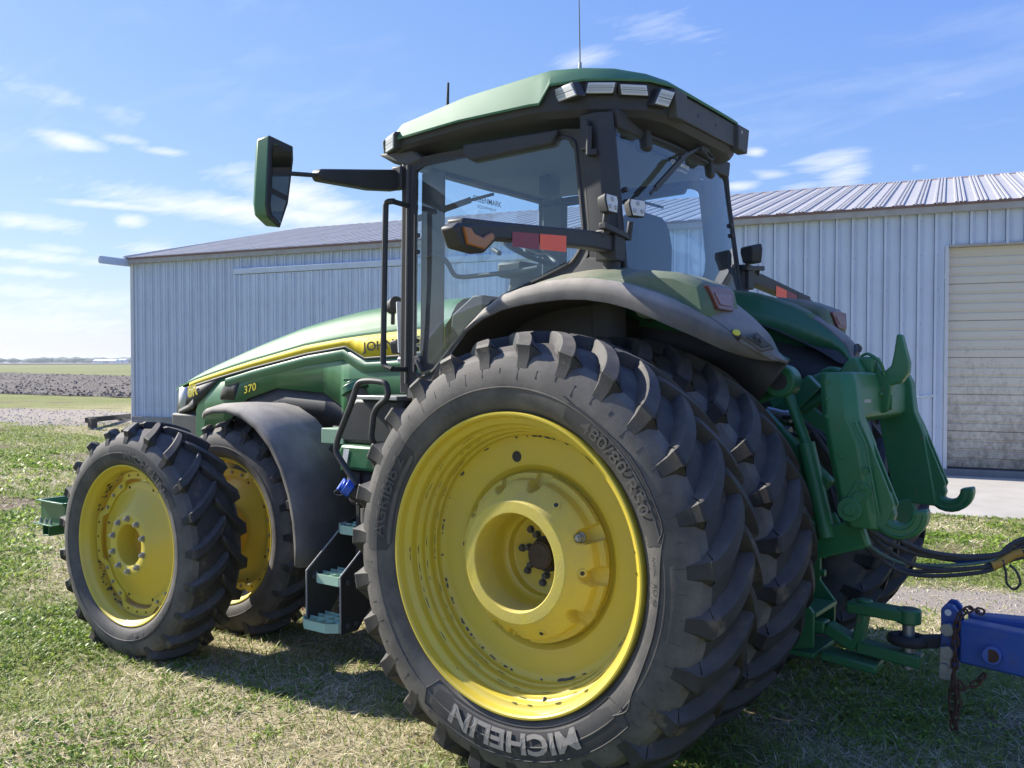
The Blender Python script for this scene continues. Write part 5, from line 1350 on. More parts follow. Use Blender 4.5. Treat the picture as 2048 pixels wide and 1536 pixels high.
# front corner cameras and lights by the left pillar
t = led((1.66, .66, 1.99), R(14), 3, TR, .85)
b = MB(); b.bar((1.62, .70, 2.27), (1.58, .72, 1.95), .05, .012); b.bar((1.66, .64, 1.93), (1.58, .74, 1.90), .03, .02); b.build('light_plate', MWHITE, TR, .003)
b = MB(); b.cyl((1.66, .68, 2.26), (1.74, .66, 2.24), .055, 16, .045); b.cyl((1.70, .68, 2.13), (1.70, .68, 2.22), .014, 8); b.build('front_camera', MBLK, TR, .008)
# ------- hand rails
for s in (1,):
    b = MB(); b.tube(round_path([(1.44, s*.95, 2.845), (1.508, s*.95, 2.850), (1.512, s*.95, 2.60), (1.518, s*.95, 1.865), (1.44, s*.95, 1.845)], .085, 6), .018, 10); b.cyl((1.47, s*.80, 2.845), (1.45, s*.95, 2.845), .016, 10); b.cyl((1.47, s*.80, 1.845), (1.45, s*.95, 1.845), .016, 10); b.build('hand_rail', MBLK, TR)
b = MB(); b.tube(round_path([(1.70, .98, 1.13), (1.895, .98, 1.33), (1.87, .98, 1.42), (1.74, .98, 1.66), (1.70, .98, 1.765), (1.60, .98, 1.775), (1.46, .98, 1.765), (1.44, .98, 1.68), (1.56, .98, 1.60), (1.585, .98, 1.42), (1.56, .94, 1.35)], .055, 5), .019, 10); b.build('step_rail', MBLK, TR)
# ------- tank and boxes below the cab
b = MB(); b.prism([(1.48, 1.37), (2.03, 1.37), (2.00, 1.46), (1.90, 1.63), (1.84, 1.665), (1.45, 1.665)], 'y', .52, .86); b.build('fuel_tank', MBLK, TR, .03)
b = MB(); b.prism([(1.45, 1.655), (1.80, 1.655), (1.80, 1.68), (1.45, 1.68)], 'y', .50, .90); b.build('tank_tray', MSTEEL, TR, .004)
b = MB(); b.prism([(1.45, 1.215), (1.86, 1.215), (1.93, 1.24), (1.93, 1.32), (1.90, 1.37), (1.45, 1.37)], 'y', .52, .93); b.build('battery_cover', MGREEN, TR, .02)
b = MB(); b.box(1.895, 1.937, .80, .90, 1.2, 1.36); b.build('cover_edge', MGREEN, TR, .01)
b = MB(); b.add([(1.82, .9335, 1.345), (1.87, .9335, 1.345), (1.885, .9335, 1.235), (1.845, .9335, 1.235)], [(0,1,2,3)]); b.build('warning_decal', MWHITE, TR, 0, 0)
b = MB(); b.box(1.95, 2.16, .60, .86, 1.36, 1.46); b.build('bracket_block', mat('pale_green_step', (.20, .36, .24), .55, dust=DUST, dust_amt=.3, scale=8), TR, .006)
b = MB(); b.prism([(1.50, .98), (1.88, .98), (1.92, 1.10), (1.90, 1.21), (1.50, 1.21)], 'y', .50, .88); b.build('tank_base', MDRK, TR, .03)
b = MB(); b.cyl((1.965, .66, 1.55), (2.03, .68, 1.70), .075, 22, .072); b.build('filler_neck', MGRY, TR, .004)
b = MB(); b.cyl((2.03, .68, 1.70), (2.05, .685, 1.745), .095, 26, .088); b.cyl((2.05, .685, 1.745), (2.058, .687, 1.765), .045, 16); b.bar((2.0, .66, 1.775), (2.11, .71, 1.775), .03, .02); b.build('filler_cap', MGREEN, TR, .004)
# additive tank neck with its blue cap
b = MB(); b.cyl((1.70, .93, 1.06), (1.745, .98, 1.10), .052, 20, .050); b.cyl((1.69, .915, 1.045), (1.70, .93, 1.06), .062, 20); b.build('additive_neck', MDRK, TR, .003)
bc = empty('additive_cap', TR)
b = MB(); b.cyl((1.745, .98, 1.10), (1.775, 1.01, 1.128), .054, 22, .050); b.cyl((1.775, 1.01, 1.128), (1.785, 1.022, 1.136), .034, 16); b.bar((1.795, .99, 1.165), (1.785, 1.06, 1.105), .018, .016); b.build('cap', MBCAP, bc, .004)
b = MB(); b.tube(smooth_path([(1.80, 1.03, 1.11), (1.835, 1.04, 1.085), (1.82, 1.03, 1.065), (1.77, 1.0, 1.075)], 5), .005, 6); b.build('cap_tether', MBLK, bc)
b = MB(); b.tube([(1.70, .86, .62), (1.705, .86, .98)], .060, 16); b.build('intake_pipe', MGRY, TR)
b = MB(); b.box(1.76, 1.79, .82, .90, .62, 1.20); b.build('pipe_bracket', MDRK, TR, .003)
b = MB(); b.box(.9, 1.9, .36, .70, .62, 1.0); b.box(1.2, 2.1, -.86, -.40, .62, 1.6); b.build('side_tank', MDRK, TR, .04)
# ------- steps
MSTEP = mat('step_green', (.46, .70, .52), .5, dust=DUST, dust_amt=.3, scale=8)
st = empty('step_ladder', TR)
for x in (1.965, 1.665):
    b = MB(); b.prism([(1.14, .255), (1.145, .60), (.82, .86), (.70, .90), (.70, .60), (1.0, .255)], 'x', x-.006, x+.006); b.build('side_plate', MBLK, st, .002)
    b = MB(); b.tube([(x-.002, 1.14, .262), (x-.002, 1.1465, .602), (x-.002, .822, .862)], .0055, 6); b.build('plate_edge', mat('worn_edge', (.35, .34, .32), .6), st)
    for y, z in ((1.09, .56), (1.02, .56), (1.09, .30), (1.02, .30)):
        b = MB(); b.cyl((x-.006, y, z), (x-.016, y, z), .017, 14); b.build('rivet', MGRY, st, .003)
for (y, z) in ((1.09, .325), (.99, .585), (.80, .86)):
    tr = empty('step_tread', st) if False else None
    b = MB(); y0, y1 = y-.10, y+.09
    out = [(1.66, y1-.02), (1.72, y1+.03), (1.90, y1+.035), (1.975, y1-.02), (1.975, y0), (1.66, y0)]
    B = MB(); n = len(out)
    B.grid([[(x, q, z-.055) for x, q in out], [(x, q, z) for x, q in out]], closed=True)
    for xx in (1.74, 1.82, 1.90): B.box(xx-.004, xx+.004, y0, y1+.02, z-.03, z-.004)
    for yy in (lerp(y0, y1, .3), lerp(y0, y1, .65)): B.box(1.665, 1.97, yy-.004, yy+.004, z-.031, z-.003)
    B.build('step_tread', MSTEP, st, 0, 0, solid=.006)
# ---------------------------------------------------------------- rear hitch
def zpost(s):
    b = MB()
    secs = [(1.845, -.985, -1.125, .49, .60), (1.80, -.985, -1.145, .485, .615), (1.64, -1.000, -1.165, .48, .62), (1.52, -1.02, -1.215, .475, .62), (1.20, -1.085, -1.275, .47, .61), (1.13, -1.115, -1.285, .47, .60)]
    rows = []
    for z, xa, xb, ya, yb in secs:
        rows.append([(xa+.03, s*ya, z), (xa, s*(ya+.035), z), (xa, s*(yb-.025), z), (xa-.03, s*yb, z), (xb+.05, s*yb, z), (xb, s*(yb-.04), z), (xb, s*ya, z)])
    b.grid(rows, closed=True); b.f += [tuple(range(7)), tuple(range(35, 42))]
    h = empty('hitch_post', TR)
    b.build('post_body', MGREEND, h, .006)
    b = MB(); b.prism([(-1.165, 1.63), (-1.20, 1.56), (-1.325, 1.25), (-1.285, 1.14), (-1.25, 1.14), (-1.215, 1.30), (-1.15, 1.55)], 'y', s*.50, s*.52); b.prism([(-1.165, 1.63), (-1.20, 1.56), (-1.325, 1.25), (-1.285, 1.14), (-1.25, 1.14), (-1.215, 1.30), (-1.15, 1.55)], 'y', s*.57, s*.59); b.build('guide_plate', MGREEND, h, .003)
    # hook: half ring opening upward
    pts = []
    c = (-1.345, 1.215)
    prof = []
    for k in range(13):
        a = R(lerp(185, 372, k/12)); prof.append((c[0]-.0+math.cos(a)*.052*-1, c[1]+math.sin(a)*.052))
    outer = []
    for k in range(13):
        a = R(lerp(372, 180, k/12)); rr_ = lerp(.118, .125, k/12); outer.append((c[0]-math.cos(a)*rr_, c[1]+math.sin(a)*rr_))
    b = MB(); b.prism(prof+outer, 'y', s*.505, s*.585); b.build('hook', MGREEND, h, .010)
    b = MB(); b.prism([(-1.245, 1.30), (-1.30, 1.30), (-1.325, 1.20), (-1.30, 1.12), (-1.22, 1.12)], 'y', s*.515, s*.575); b.build('hook_shank', MGREEND, h, .006)
    b = MB()
    for rr_ in (.072, .102):
        for yy in (.5045, .5855):
            b.tube([(c[0]-math.cos(R(a))*rr_, s*yy, c[1]+math.sin(R(a))*rr_) for a in range(190, 361, 12)], .005, 5)
    tag(b.build('hook_rib', MGREEND, h), kind='stuff')
    b = MB()
    for z in (1.80, 1.72, 1.64):
        b.cyl((-1.03, s*.612, z), (-1.03, s*.622, z), .012, 6)
    b.cyl((-1.10, s*.618, 1.46), (-1.10, s*.630, 1.46), .014, 6)
    tag(b.build('post_bolt', MGREEND, h, .002), kind='stuff')
    # weld beads
    b = MB(); b.tube([(-1.00+.0, s*.487, 1.62), (-.99, s*.487, 1.70), (-.985, s*.487, 1.84)], .007, 5); b.tube([(-1.155, s*.622, 1.62), (-1.205, s*.622, 1.52), (-1.265, s*.612, 1.20)], .005, 5); tag(b.build('weld_bead', MGREEND, h), kind='stuff')
    # pivot plate with bolts on the outer face
    c = (-1.15, 1.225)
    b = MB(); b.cyl((-1.14, s*.605, 1.215), (-1.14, s*.632, 1.215), .055, 24); b.cyl((-1.14, s*.63, 1.215), (-1.14, s*.640, 1.215), .028, 18); b.cyl((-1.175, s*.607, 1.275), (-1.175, s*.628, 1.275), .026, 14); b.cyl((-1.195, s*.609, 1.325), (-1.195, s*.624, 1.325), .020, 12); b.bar((-1.14, s*.612, 1.215), (-1.205, s*.612, 1.335), .085, .012, (0, 1, 0)); b.build('pivot_plate', MGREEND, h, .003)
    b = MB(); b.cyl((-1.21, s*.50, 1.40), (-1.21, s*.64, 1.40), .012, 10); b.build('latch_pin', MGREEND, h)
for s in (1, -1): zpost(s)
b = MB(); b.prism([(-.985, 1.845), (-1.10, 1.85), (-1.12, 1.76), (-1.12, 1.63), (-1.07, 1.60), (-.99, 1.62)], 'y', -.50, .50); b.build('hitch_crossbar', MGREEND, TR, .012)
th = empty('top_hook', TR)
b = MB(); b.box(-1.09, -.98, -.075, .075, 1.84, 1.93); b.prism([(-.93, 1.84), (-.99, 1.92), (-1.02, 1.93), (-1.06, 1.86), (-1.06, 1.83)], 'y', .09, .16); b.prism([(-.93, 1.84), (-.99, 1.92), (-1.02, 1.93), (-1.06, 1.86), (-1.06, 1.83)], 'y', -.16, -.09); b.build('hook_block', MGREEND, th, .012)
hk = [(-1.05, 1.93), (-1.09, 1.915), (-1.115, 1.855), (-1.140, 1.862), (-1.165, 1.885), (-1.178, 1.95), (-1.190, 2.045), (-1.212, 2.045), (-1.25, 1.90), (-1.248, 1.85), (-1.215, 1.80), (-1.165, 1.785), (-1.165, 1.735), (-1.155, 1.66), (-1.12, 1.64), (-1.08, 1.66), (-1.06, 1.76), (-1.02, 1.85)]
b = MB(); b.prism(hk, 'y', -.033, .033); b.build('hook', MGREEND, th, .008)
b = MB(); b.box(-1.17, -1.08, -.055, .02, 1.66, 1.735); b.cyl((-1.12, -.07, 1.74), (-1.12, .08, 1.74), .013, 10); b.build('lock_block', MGREEND, th, .005)
b = MB(); b.tube(smooth_path([(-1.02, .05, 1.93), (-1.06, .06, 1.945), (-1.12, .06, 1.90), (-1.14, .05, 1.83)], 5), .008, 6); b.build('pull_rod', MGREEND, th)
b = MB(); b.add([(-1.112, .34, 1.78), (-1.112, .22, 1.78), (-1.1195, .22, 1.70), (-1.1195, .34, 1.70)], [(0,1,2,3)]); b.build('hitch_decal', MDECAL, TR, 0, 0, solid=.002)
# rocker arms, lift rods, cylinders, lower links
for s in (1, -1):
    b = MB(); b.bar((-.40, s*.33, 1.66), (-.72, s*.40, 1.80), .07, .13); b.cyl((-.74, s*.36, 1.80), (-.74, s*.47, 1.80), .085, 22); b.build('lift_arm', MGREEND, TR, .012)
    b = MB(); b.cyl((-.74, s*.355, 1.80), (-.74, s*.475, 1.80), .045, 18); b.build('lift_arm_pin', MDRK, TR)
    b = MB(); b.cyl((-.56, s*.50, 1.02), (-.50, s*.46, 1.50), .035, 14); b.cyl((-.50, s*.46, 1.50), (-.46, s*.44, 1.80), .02, 12); b.build('lift_cylinder', MGREEND, TR, .003)
    b = MB(); b.cyl((-.76, s*.42, 1.77), (-.90, s*.46, 1.45), .026, 14); b.cyl((-.88, s*.46, 1.50), (-1.0, s*.49, 1.05), .042, 14); b.build('lift_rod', MGREEND, TR, .003)
    b = MB(); b.bar((-.42, s*.40, .82), (-1.18, s*.50, 1.10), .055, .14); b.bar((-.62, s*.42, .90), (-.80, s*.44, .96), .075, .19); b.build('lower_link', MGREEND, TR, .012)
    b = MB(); b.bar((-.60, s*.36, 1.62), (-.98, s*.44, 1.28), .05, .11); b.build('sway_block', MGREEND, TR, .010)
b = MB(); b.bar((-.50, .02, 1.52), (-.78, .02, 1.80), .06, .10); b.cyl((-.55, 0, 1.55), (-1.0, 0, 1.84), .030, 14); b.build('centre_link', MGREEND, TR, .006)
b = MB(); b.box(-.60, -.44, -.20, .22, 1.36, 1.62); b.build('valve_block', MDRK, TR, .01)
for i, (y, z) in enumerate([(.26, 1.56), (.26, 1.49), (.20, 1.42), (.24, 1.64), (.10, 1.60), (-.04, 1.57)]):
    b = MB(); b.cyl((-.60, y, z), (-.70, y+.01, z-.02), .026, 12); b.cyl((-.70, y+.01, z-.02), (-.735, y+.012, z-.025), .032, 12); b.build('coupler', (MSTEEL, MGREEND, MRUST)[i % 3], TR, .003)
b = MB(); b.box(-.62, -.60, .12, .40, 1.46, 1.50); b.cyl((-.62, .30, 1.48), (-.78, .36, 1.47), .013, 8); b.build('valve_lever', MSTEEL, TR, .002)
# pto guard and drawbar support
b = MB(); b.box(-.62, -.45, -.19, .19, .60, .96); b.build('pto_housing', MGREEND, TR, .02)
b = MB(); b.box(-.70, -.62, -.15, .17, .72, 1.20); b.build('rear_plate', MDRK, TR, .006)
for s in (1, -1):
    b = MB(); b.prism([(-.60, 1.02), (-.72, 1.02), (-.76, .96), (-.76, .70), (-.84, .60), (-.84, .42), (-.58, .36), (-.52, .60)], 'y', s*.175-.012, s*.175+.012); b.build('drawbar_hanger', MGREEND, TR, .004)
    for z in (.93, .84, .74):
        b = MB(); b.cyl((-.76, s*.175, z), (-.785, s*.175, z), .020, 12); b.build('hanger_bolt', MTXTY if False else MGREEND, TR, .002)
b = MB(); b.box(-.85, -.60, -.175, .175, .575, .60); b.build('drawbar_cage', MGREEND, TR, .004)
b = MB(); b.box(-.84, -.56, -.175, .175, .36, .385); b.build('drawbar_base', MGREEND, TR, .004)
db = empty('drawbar', TR)
b = MB()
for p, q, w_, h_ in (((-.30, .02, .49), (-.86, .02, .50), .10, .065), ((-.86, .02, .50), (-1.02, .02, .43), .10, .065), ((-1.02, .02, .43), (-1.33, .02, .405), .10, .065)): b.bar(p, q, w_, h_)
b.build('bar', MGREEND, db, .010)
b = MB(); b.bar((-1.02, .02, .445), (-1.05, .02, .62), .10, .05); b.bar((-.97, .02, .63), (-1.265, .02, .625), .11, .06); b.cyl((-1.265, .02, .585), (-1.265, .02, .66), .060, 22); b.cyl((-1.05, .02, .655), (-1.05, .02, .675), .04, 16); b.build('clevis', MGREEND, db, .012)
b = MB(); b.bar((-.86, .06, .37), (-1.14, .06, .35), .16, .045); b.build('guard_plate', MGREEND, db, .01)
b = MB(); b.cyl((-1.265, .02, .36), (-1.265, .02, .66), .030, 16); b.build('hitch_pin', MSTEEL, db)

# ---------------------------------------------------------------- blue implement tongue
IT = tag(empty('implement_tongue', None, (-1.465, -.02, .49)), 'blue steel implement tongue hitched to the tractor drawbar', 'implement')
def L(p): return Vector(p)-Vector((-1.52, -.02, .50))
b = MB()
for sgn, y0, y1 in ((1, .045, .62), (-1, -.095, -.70)):
    b.bar(L((-1.575, y0, .565)), L((-4.2, y1, .585)), .10, .205)
    b.build('tongue_beam', MBLUE, IT, .014); b = MB()
b = MB(); b.cyl(L((-1.715, .115, .545)), L((-1.72, .165, .545)), .042, 22); b.build('pipe_stub', MBLUE, IT, .003)
b = MB(); b.cyl(L((-1.72, .1655, .545)), L((-1.72, .1665, .545)), .031, 20); b.build('pipe_bore', MRUST, IT)
for y in (.025, -.085):
    b = MB(); b.prism([(q[0]+1.52, q[1]-.50) for q in [(-1.475, .42), (-1.475, .70), (-1.495, .725), (-1.525, .725), (-1.55, .70), (-1.56, .62), (-1.56, .42)]], 'y', y+.02-.014, y+.02+.014); b.build('clevis_plate', MBLUE, IT, .005)
b = MB()
for y in (.061, -.051): b.cyl(L((-1.512, y-.0005, .692)), L((-1.512, y+.0005, .692)), .016, 14)
b.build('plate_hole', MWHITE, IT)
b = MB(); pts = []
for k in range(24):
    a = 2*math.pi*k/24; pts.append(L((-1.32+.075*math.cos(a), .02+.062*math.sin(a), .515)))
b.tube(pts, .028, 10, True); b.bar(L((-1.385, .01, .515)), L((-1.50, -.02, .53)), .075, .055); b.build('hitch_ring', MDRK, IT, .006)
for z in (.615, .505):
    b = MB(); b.cyl(L((-1.515, -.14, z)), L((-1.515, .085, z)), .022, 14); b.cyl(L((-1.515, .075, z)), L((-1.515, .10, z)), .034, 6); b.build('bolt', MSTEEL, IT, .002)
b = MB(); b.prism([(-1.475+1.52, -.14), (-1.475+1.52, .02), (-1.53+1.52, .02), (-1.535+1.52, -.14)], 'y', .075, .085); b.build('stop_plate', MSTEEL, IT, .003)
b = MB(); b.cyl(L((-1.50, .06, .425)), L((-1.50, .09, .425)), .02, 12); b.build('bolt', MSTEEL, IT)
# safety chain
CH = tag(empty('safety_chain', None, (-1.505, .09, .49)), 'rusty safety chain looped over the blue tongue and hanging down', 'chain')
path = smooth_path([(-1.66, -.05, .690), (-1.60, .03, .715), (-1.565, .085, .68), (-1.558, .118, .60), (-1.556, .12, .50), (-1.552, .12, .42), (-1.545, .115, .33), (-1.545, .115, .24), (-1.55, .11, .15)], 10)
b = MB(); pts = []
for k in range(14):
    a = 2*math.pi*k/14; c_, s_ = math.cos(a), math.sin(a)
    pts.append((c_*.014, 0, s_*.014+(.012 if s_ > 0 else -.012)))
b.tube(pts, .0055, 6, True); LK = b.data('link', MRUST)
acc = 0; last = path[0]; flip = 0
def add_links(path):
    acc = 0; flip = 0
    for i in range(1, len(path)):
        d = path[i]-path[i-1]; acc += d.length
        if acc >= .036:
            acc = 0; flip ^= 1
            o = link('link', LK, CH, Vector(path[i])-Vector((-1.56, .09, .50)))
            q = d.normalized().to_track_quat('Z', 'Y'); o.rotation_mode = 'QUATERNION'
            o.rotation_quaternion = q @ Matrix.Rotation(R(90*flip+random.uniform(-20, 20)), 3, 'Z').to_quaternion()
add_links(smooth_path([Vector(p) for p in path], 4))
add_links(smooth_path([(-1.56, .12, .40), (-1.59, .125, .36), (-1.64, .11, .38), (-1.68, .09, .43)], 16))
add_links(smooth_path([(-1.555, .13, .40), (-1.575, .13, .30), (-1.562, .125, .20), (-1.565, .12, .16)], 16))
# hydraulic hoses between tractor and implement
hose_src = [(-.70, .27, 1.54), (-.70, .27, 1.47), (-.70, .21, 1.40), (-.70, .25, 1.62), (-.70, .11, 1.58), (-.70, -.03, 1.55), (-.70, .19, 1.36)]
mid = [(-1.03, .34, 1.13), (-1.06, .33, 1.10), (-1.10, .31, 1.12), (-1.12, .36, 1.14), (-1.16, .35, 1.16), (-1.20, .33, 1.15), (-1.08, .38, 1.10)]
low = [(-1.30, .16, .885), (-1.34, .17, .87), (-1.40, .12, .90), (-1.45, .08, .955), (-1.50, .06, .965), (-1.48, .02, .935), (-1.36, .13, .915)]
end = [(-1.86, -.06, 1.015), (-1.87, -.06, 1.0), (-1.88, -.06, 1.03), (-1.86, -.05, 1.075), (-1.87, -.05, 1.09), (-1.88, -.05, 1.06), (-1.86, -.06, 1.045)]
HLAB = ['lowest black hydraulic hose sagging over the drawbar', 'black hydraulic hose just above the lowest hose of the bundle', 'black hydraulic hose carrying the yellow grip sleeve', 'thick black hydraulic hose along the top of the bundle', 'black hydraulic hose second from the top of the bundle', 'black hydraulic hose with a short blue wrap near its middle', 'thin grey green hose running through the middle of the bundle']
hoses = []
for i in range(7):
    r_ = [.0095, .010, .011, .0125, .012, .0115, .0085][i]
    far_ = (end[i][0]-1.1, end[i][1]-.25, end[i][2]+.12)
    pth = smooth_path([hose_src[i], (hose_src[i][0]-.14, hose_src[i][1]+.06, hose_src[i][2]-.03), (lerp(hose_src[i][0], mid[i][0], .75), lerp(hose_src[i][1], mid[i][1], .7), lerp(hose_src[i][2], mid[i][2], .55)), mid[i], tuple(lerp(a, c, .5)+(0, 0, -.05)[k] for k, (a, c) in enumerate(zip(mid[i], low[i]))), low[i], tuple(lerp(a, c, .5)+(0, 0, -.035)[k] for k, (a, c) in enumerate(zip(low[i], end[i]))), end[i], far_], 8)
    h = tag(empty('hydraulic_hose', None, hose_src[i], (0, 0, 0)), HLAB[i], 'hose', 'hydraulic hoses from the tractor to the blue implement')
    b = MB(); b.tube([p-Vector(hose_src[i]) for p in pth], r_, 8); b.build('hose_line', MHOSEG if i == 6 else MHOSE, h)
    hoses.append((h, pth, r_))
h, pth, r_ = hoses[2]
seg = pth[48:55]
b = MB(); b.tube([p-h.location for p in seg], [.0205+.0025*((k % 2) == 0) for k in range(len(seg))], 12); b.build('grip_sleeve', MYSL, h)
h, pth, r_ = hoses[5]
seg = pth[40:47]; b = MB(); b.tube([p-h.location for p in seg], .0145, 10); b.build('blue_wrap', mat('blue_wrap', (.03, .09, .26), .5), h)
h, pth, r_ = hoses[4]
c = pth[55]
b = MB(); b.tube(smooth_path([c+Vector(q) for q in ((0, .0, -.03), (.02, .0, .03), (0, .01, .07), (-.04, .0, .075), (-.06, .0, .04), (-.03, .0, -.0), (.0, .02, -.05), (-.05, .02, -.09))], 6), .006, 6); 
b.v = [tuple(Vector(v)-h.location) for v in b.v]; b.build('hose_tie', MHOSE, h)
h, pth, r_ = hoses[1]
c = pth[52]
b = MB(); b.tube(smooth_path([c+Vector(q) for q in ((0, .02, .02), (-.015, .02, -.04), (-.02, .02, -.09), (-.05, .02, -.115), (-.075, .02, -.08), (-.06, .02, -.03), (-.03, .02, .0))], 6), .006, 6)
b.v = [tuple(Vector(v)-h.location) for v in b.v]; b.build('hose_loop', MHOSE, h)
# ------------------------------------------------------------------ grass, straw and weeds
def leaf_mat(name, rough=.6, trans=.35):
    m = bpy.data.materials.new(name); m.use_nodes = True
    nd, lk = m.node_tree.nodes, m.node_tree.links; b = nd['Principled BSDF']
    at = nd.new('ShaderNodeAttribute'); at.attribute_name = 'tint'
    lk.new(at.outputs['Color'], b.inputs['Base Color']); b.inputs['Roughness'].default_value = rough; b.inputs['Specular IOR Level'].default_value = .3
    tr = nd.new('ShaderNodeBsdfTranslucent'); lk.new(at.outputs['Color'], tr.inputs[0])
    mx = nd.new('ShaderNodeMixShader'); mx.inputs[0].default_value = trans
    o = nd['Material Output']; lk.new(b.outputs[0], mx.inputs[1]); lk.new(tr.outputs[0], mx.inputs[2]); lk.new(mx.outputs[0], o.inputs[0]); return m
def view_points(n, d0, d1, power=1.0):
    u = RNG.random(n); dep = (d0**power+(d1**power-d0**power)*u)**(1/power) if power else d0*(d1/d0)**u
    lat = (RNG.random(n)*2-1)*(.60*dep+.35)
    x = CAM.x+FW.x*dep/math.cos(CPIT)+RT.x*lat; y = CAM.y+FW.y*dep/math.cos(CPIT)+RT.y*lat
    a, b = shed_local(x, y)
    ok = ~pad_mask(x, y) & ~((b < .15) & (a < 20.3))
    return x[ok], y[ok], dep[ok]
def scatter_mesh(name, V, F3, C, m):
    """V (k, n, 3) verts of n pieces, F3 triangles of one piece, C (n, 3) colour"""
    k, n = V.shape[0], V.shape[1]
    co = V.transpose(1, 0, 2).reshape(-1, 3)
    f = (np.arange(n)[:, None, None]*k+np.array(F3)[None]).reshape(-1, 3)
    me = bpy.data.meshes.new(name)
    me.vertices.add(len(co)); me.vertices.foreach_set('co', co.ravel())
    me.loops.add(f.size); me.loops.foreach_set('vertex_index', f.ravel())
    me.polygons.add(len(f)); me.polygons.foreach_set('loop_start', np.arange(0, f.size, 3)); me.polygons.foreach_set('loop_total', np.full(len(f), 3))
    me.update(calc_edges=True)
    ca = me.color_attributes.new('tint', 'FLOAT_COLOR', 'POINT')
    cc = np.concatenate([np.repeat(C, k, 0), np.ones((n*k, 1))], 1); ca.data.foreach_set('color', cc.ravel())
    me.materials.append(m); o = link(name, me); tag(o, kind='stuff'); return o
def gz(x, y): return ter(x, y)+(fbm(x, y, .7, 21)-.5)*.05
def blades(name, n, d0, d1, hmin, hmax, wid, lean, cols, m, keep, flat=0.0, power=.5):
    x, y, dep = view_points(n, d0, d1, power)
    g, s, d, l = zones(x, y)
    p = keep(g, s, d, l, x, y); ok = RNG.random(len(x)) < p
    x, y, dep, s, l = x[ok], y[ok], dep[ok], s[ok], l[ok]; n = len(x)
    h = RNG.uniform(hmin, hmax, n)*(.7+.6*fbm(x, y, .35, 31)); w = wid*RNG.uniform(.7, 1.4, n)*np.clip(dep/4.5, .9, 3.2)
    a = RNG.uniform(0, 2*np.pi, n); ln = RNG.uniform(.15, lean, n)*h; la = a+RNG.uniform(-1, 1, n)
    z = gz(x, y)-.006
    dx, dy = np.cos(a)*w/2, np.sin(a)*w/2; lx, ly = -np.sin(la)*ln, np.cos(la)*ln
    hz = h*(1-flat*RNG.uniform(.5, 1.3, n))
    V = np.stack([np.stack([x-dx, y-dy, z], -1), np.stack([x+dx, y+dy, z], -1), np.stack([x-dx*.8+lx*.4, y-dy*.8+ly*.4, z+hz*.6], -1), np.stack([x+dx*.8+lx*.4, y+dy*.8+ly*.4, z+hz*.6], -1), np.stack([x+lx*1.3, y+ly*1.3, z+hz], -1)])
    c0, c1 = np.array(cols[0]), np.array(cols[1]); t = np.clip(RNG.random(n)*.7+.5*(fbm(x, y, .9, 41)-.3), 0, 1)[:, None]
    C = c0*(1-t)+c1*t
    return scatter_mesh(name, V, [(0,1,3),(0,3,2),(2,3,4)], C, m)
MG = leaf_mat('grass_blade', .55, .45); MS = leaf_mat('dry_straw', .7, .2); MW = leaf_mat('weed_leaf', .42, .45)
blades('grass', 260000, 2.3, 26, .03, .075, .0060, 1.5, ((.12, .19, .03), (.40, .46, .12)), MG, lambda g, s, d, l, x, y: np.clip(.80-.6*s-.75*d, .12, 1)*(1-g*.93), flat=.25)
blades('dry_grass', 250000, 2.3, 24, .025, .075, .0048, 2.6, ((.48, .39, .23), (.88, .79, .56)), MS, lambda g, s, d, l, x, y: np.clip(.16+.9*s+.25*d-.5*l, .06, 1)*(1-g*.88), flat=.62)
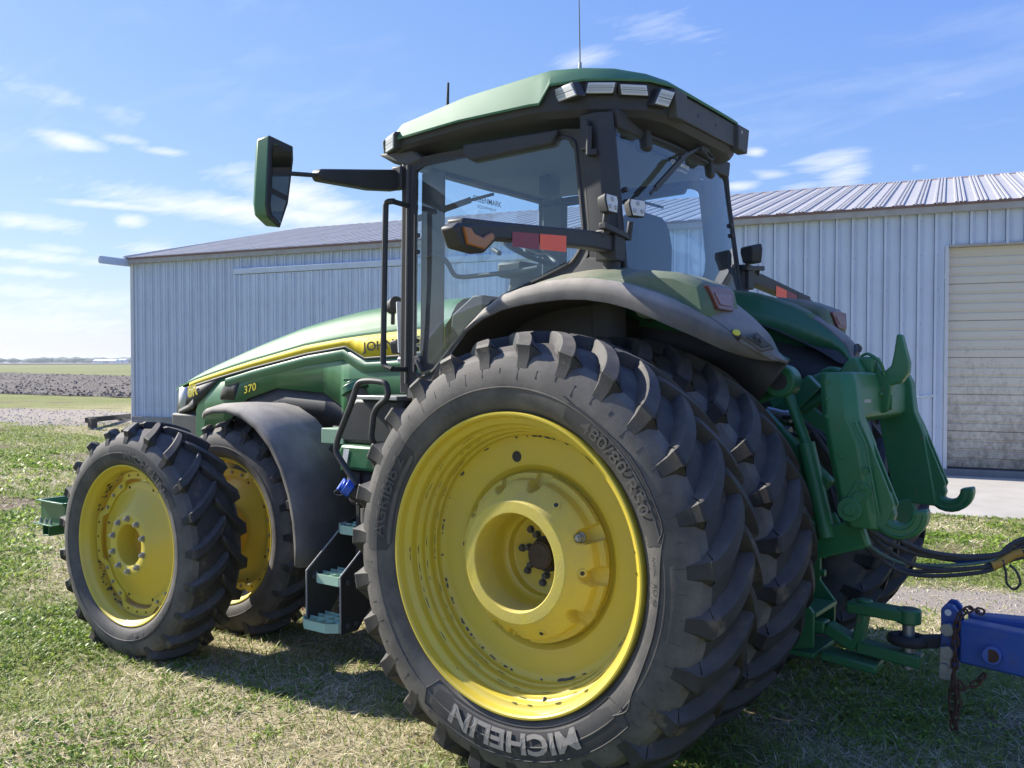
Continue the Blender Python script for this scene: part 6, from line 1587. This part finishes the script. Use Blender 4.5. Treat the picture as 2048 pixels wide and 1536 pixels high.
def weeds(name, n, d0, d1, keep, cols, size, m, power=.5):
    x, y, dep = view_points(n, d0, d1, power)
    g, s, d, l = zones(x, y); ok = RNG.random(len(x)) < keep(g, s, d, l, x, y)
    x, y, dep = x[ok], y[ok], dep[ok]; n = len(x)
    # clumps: rosettes of 7 leaves
    k = 6; x = np.repeat(x, k); y = np.repeat(y, k); dep = np.repeat(dep, k); n = len(x)
    base = np.repeat(RNG.uniform(0, 6.28, n//k), k)
    a = base+np.tile(np.arange(k), n//k)*2.4+RNG.uniform(-.4, .4, n)
    L = size*RNG.uniform(.45, 1.2, n)*np.clip(dep/7, .8, 1.8); w = L*RNG.uniform(.28, .55, n); up = RNG.uniform(.10, .95, n)
    x = x+RNG.normal(0, .022, n); y = y+RNG.normal(0, .022, n); z = gz(x, y)+.004
    ca_, sa = np.cos(a), np.sin(a)
    def pt(f, side, dz): return np.stack([x+ca_*L*f*np.cos(up)-sa*w*side, y+sa*L*f*np.cos(up)+ca_*w*side, z+L*f*np.sin(up)*1.0+dz*L], -1)
    V = np.stack([pt(.08, 0, 0), pt(.55, -.5, .07), pt(.55, 0, -.02), pt(.55, .5, .07), pt(1.0, 0, -.14)])
    F = [(0,2,1),(0,3,2),(1,2,4),(2,3,4)]
    c0, c1 = np.array(cols[0]), np.array(cols[1]); t = np.clip(RNG.random(n)*.8+.5*(fbm(x, y, .6, 51)-.3), 0, 1)[:, None]
    return scatter_mesh(name, V, F, c0*(1-t)+c1*t, m)
weeds('weeds', 46000, 2.3, 18, lambda g, s, d, l, x, y: np.clip((fbm(x, y, .55, 61)-.50)*6, .02, 1)*np.clip(1-.55*s-.6*d, .1, 1)*(1-g)+.5*l, ((.09, .18, .022), (.36, .48, .08)), .055, MW)
# scattered dry leaves and clover heads
weeds('dry_leaves', 900, 2.3, 14, lambda g, s, d, l, x, y: .35*(1-g), ((.16, .065, .03), (.34, .22, .12)), .035, MS)
# pale stones on the gravel
def stones():
    B = MB(); rr = random.Random(9); x, y, dep = view_points(26000, 6, 40, .5)
    g, s, d, l = zones(x, y); ok = g > .5; x, y, dep = x[ok][:5200], y[ok][:5200], dep[ok][:5200]
    for px, py, dd in zip(x, y, dep):
        r_ = rr.uniform(.008, .024)*min(2.2, max(1, dd/9)); z = float(gz(px, py))
        vs = [(px+r_*rr.uniform(.6, 1.2)*math.cos(k*1.57+.3), py+r_*rr.uniform(.6, 1.2)*math.sin(k*1.57+.3), z-.004) for k in range(4)]+[(px+rr.uniform(-.3, .3)*r_, py+rr.uniform(-.3, .3)*r_, z+r_*rr.uniform(.4, .8))]
        B.add(vs, [(0,1,4),(1,2,4),(2,3,4),(3,0,4)])
    o = B.build('gravel_stones', mat('pale_stone', (.34, .31, .275), .9, var=.35, scale=9), smooth=0); tag(o, kind='stuff')
stones()
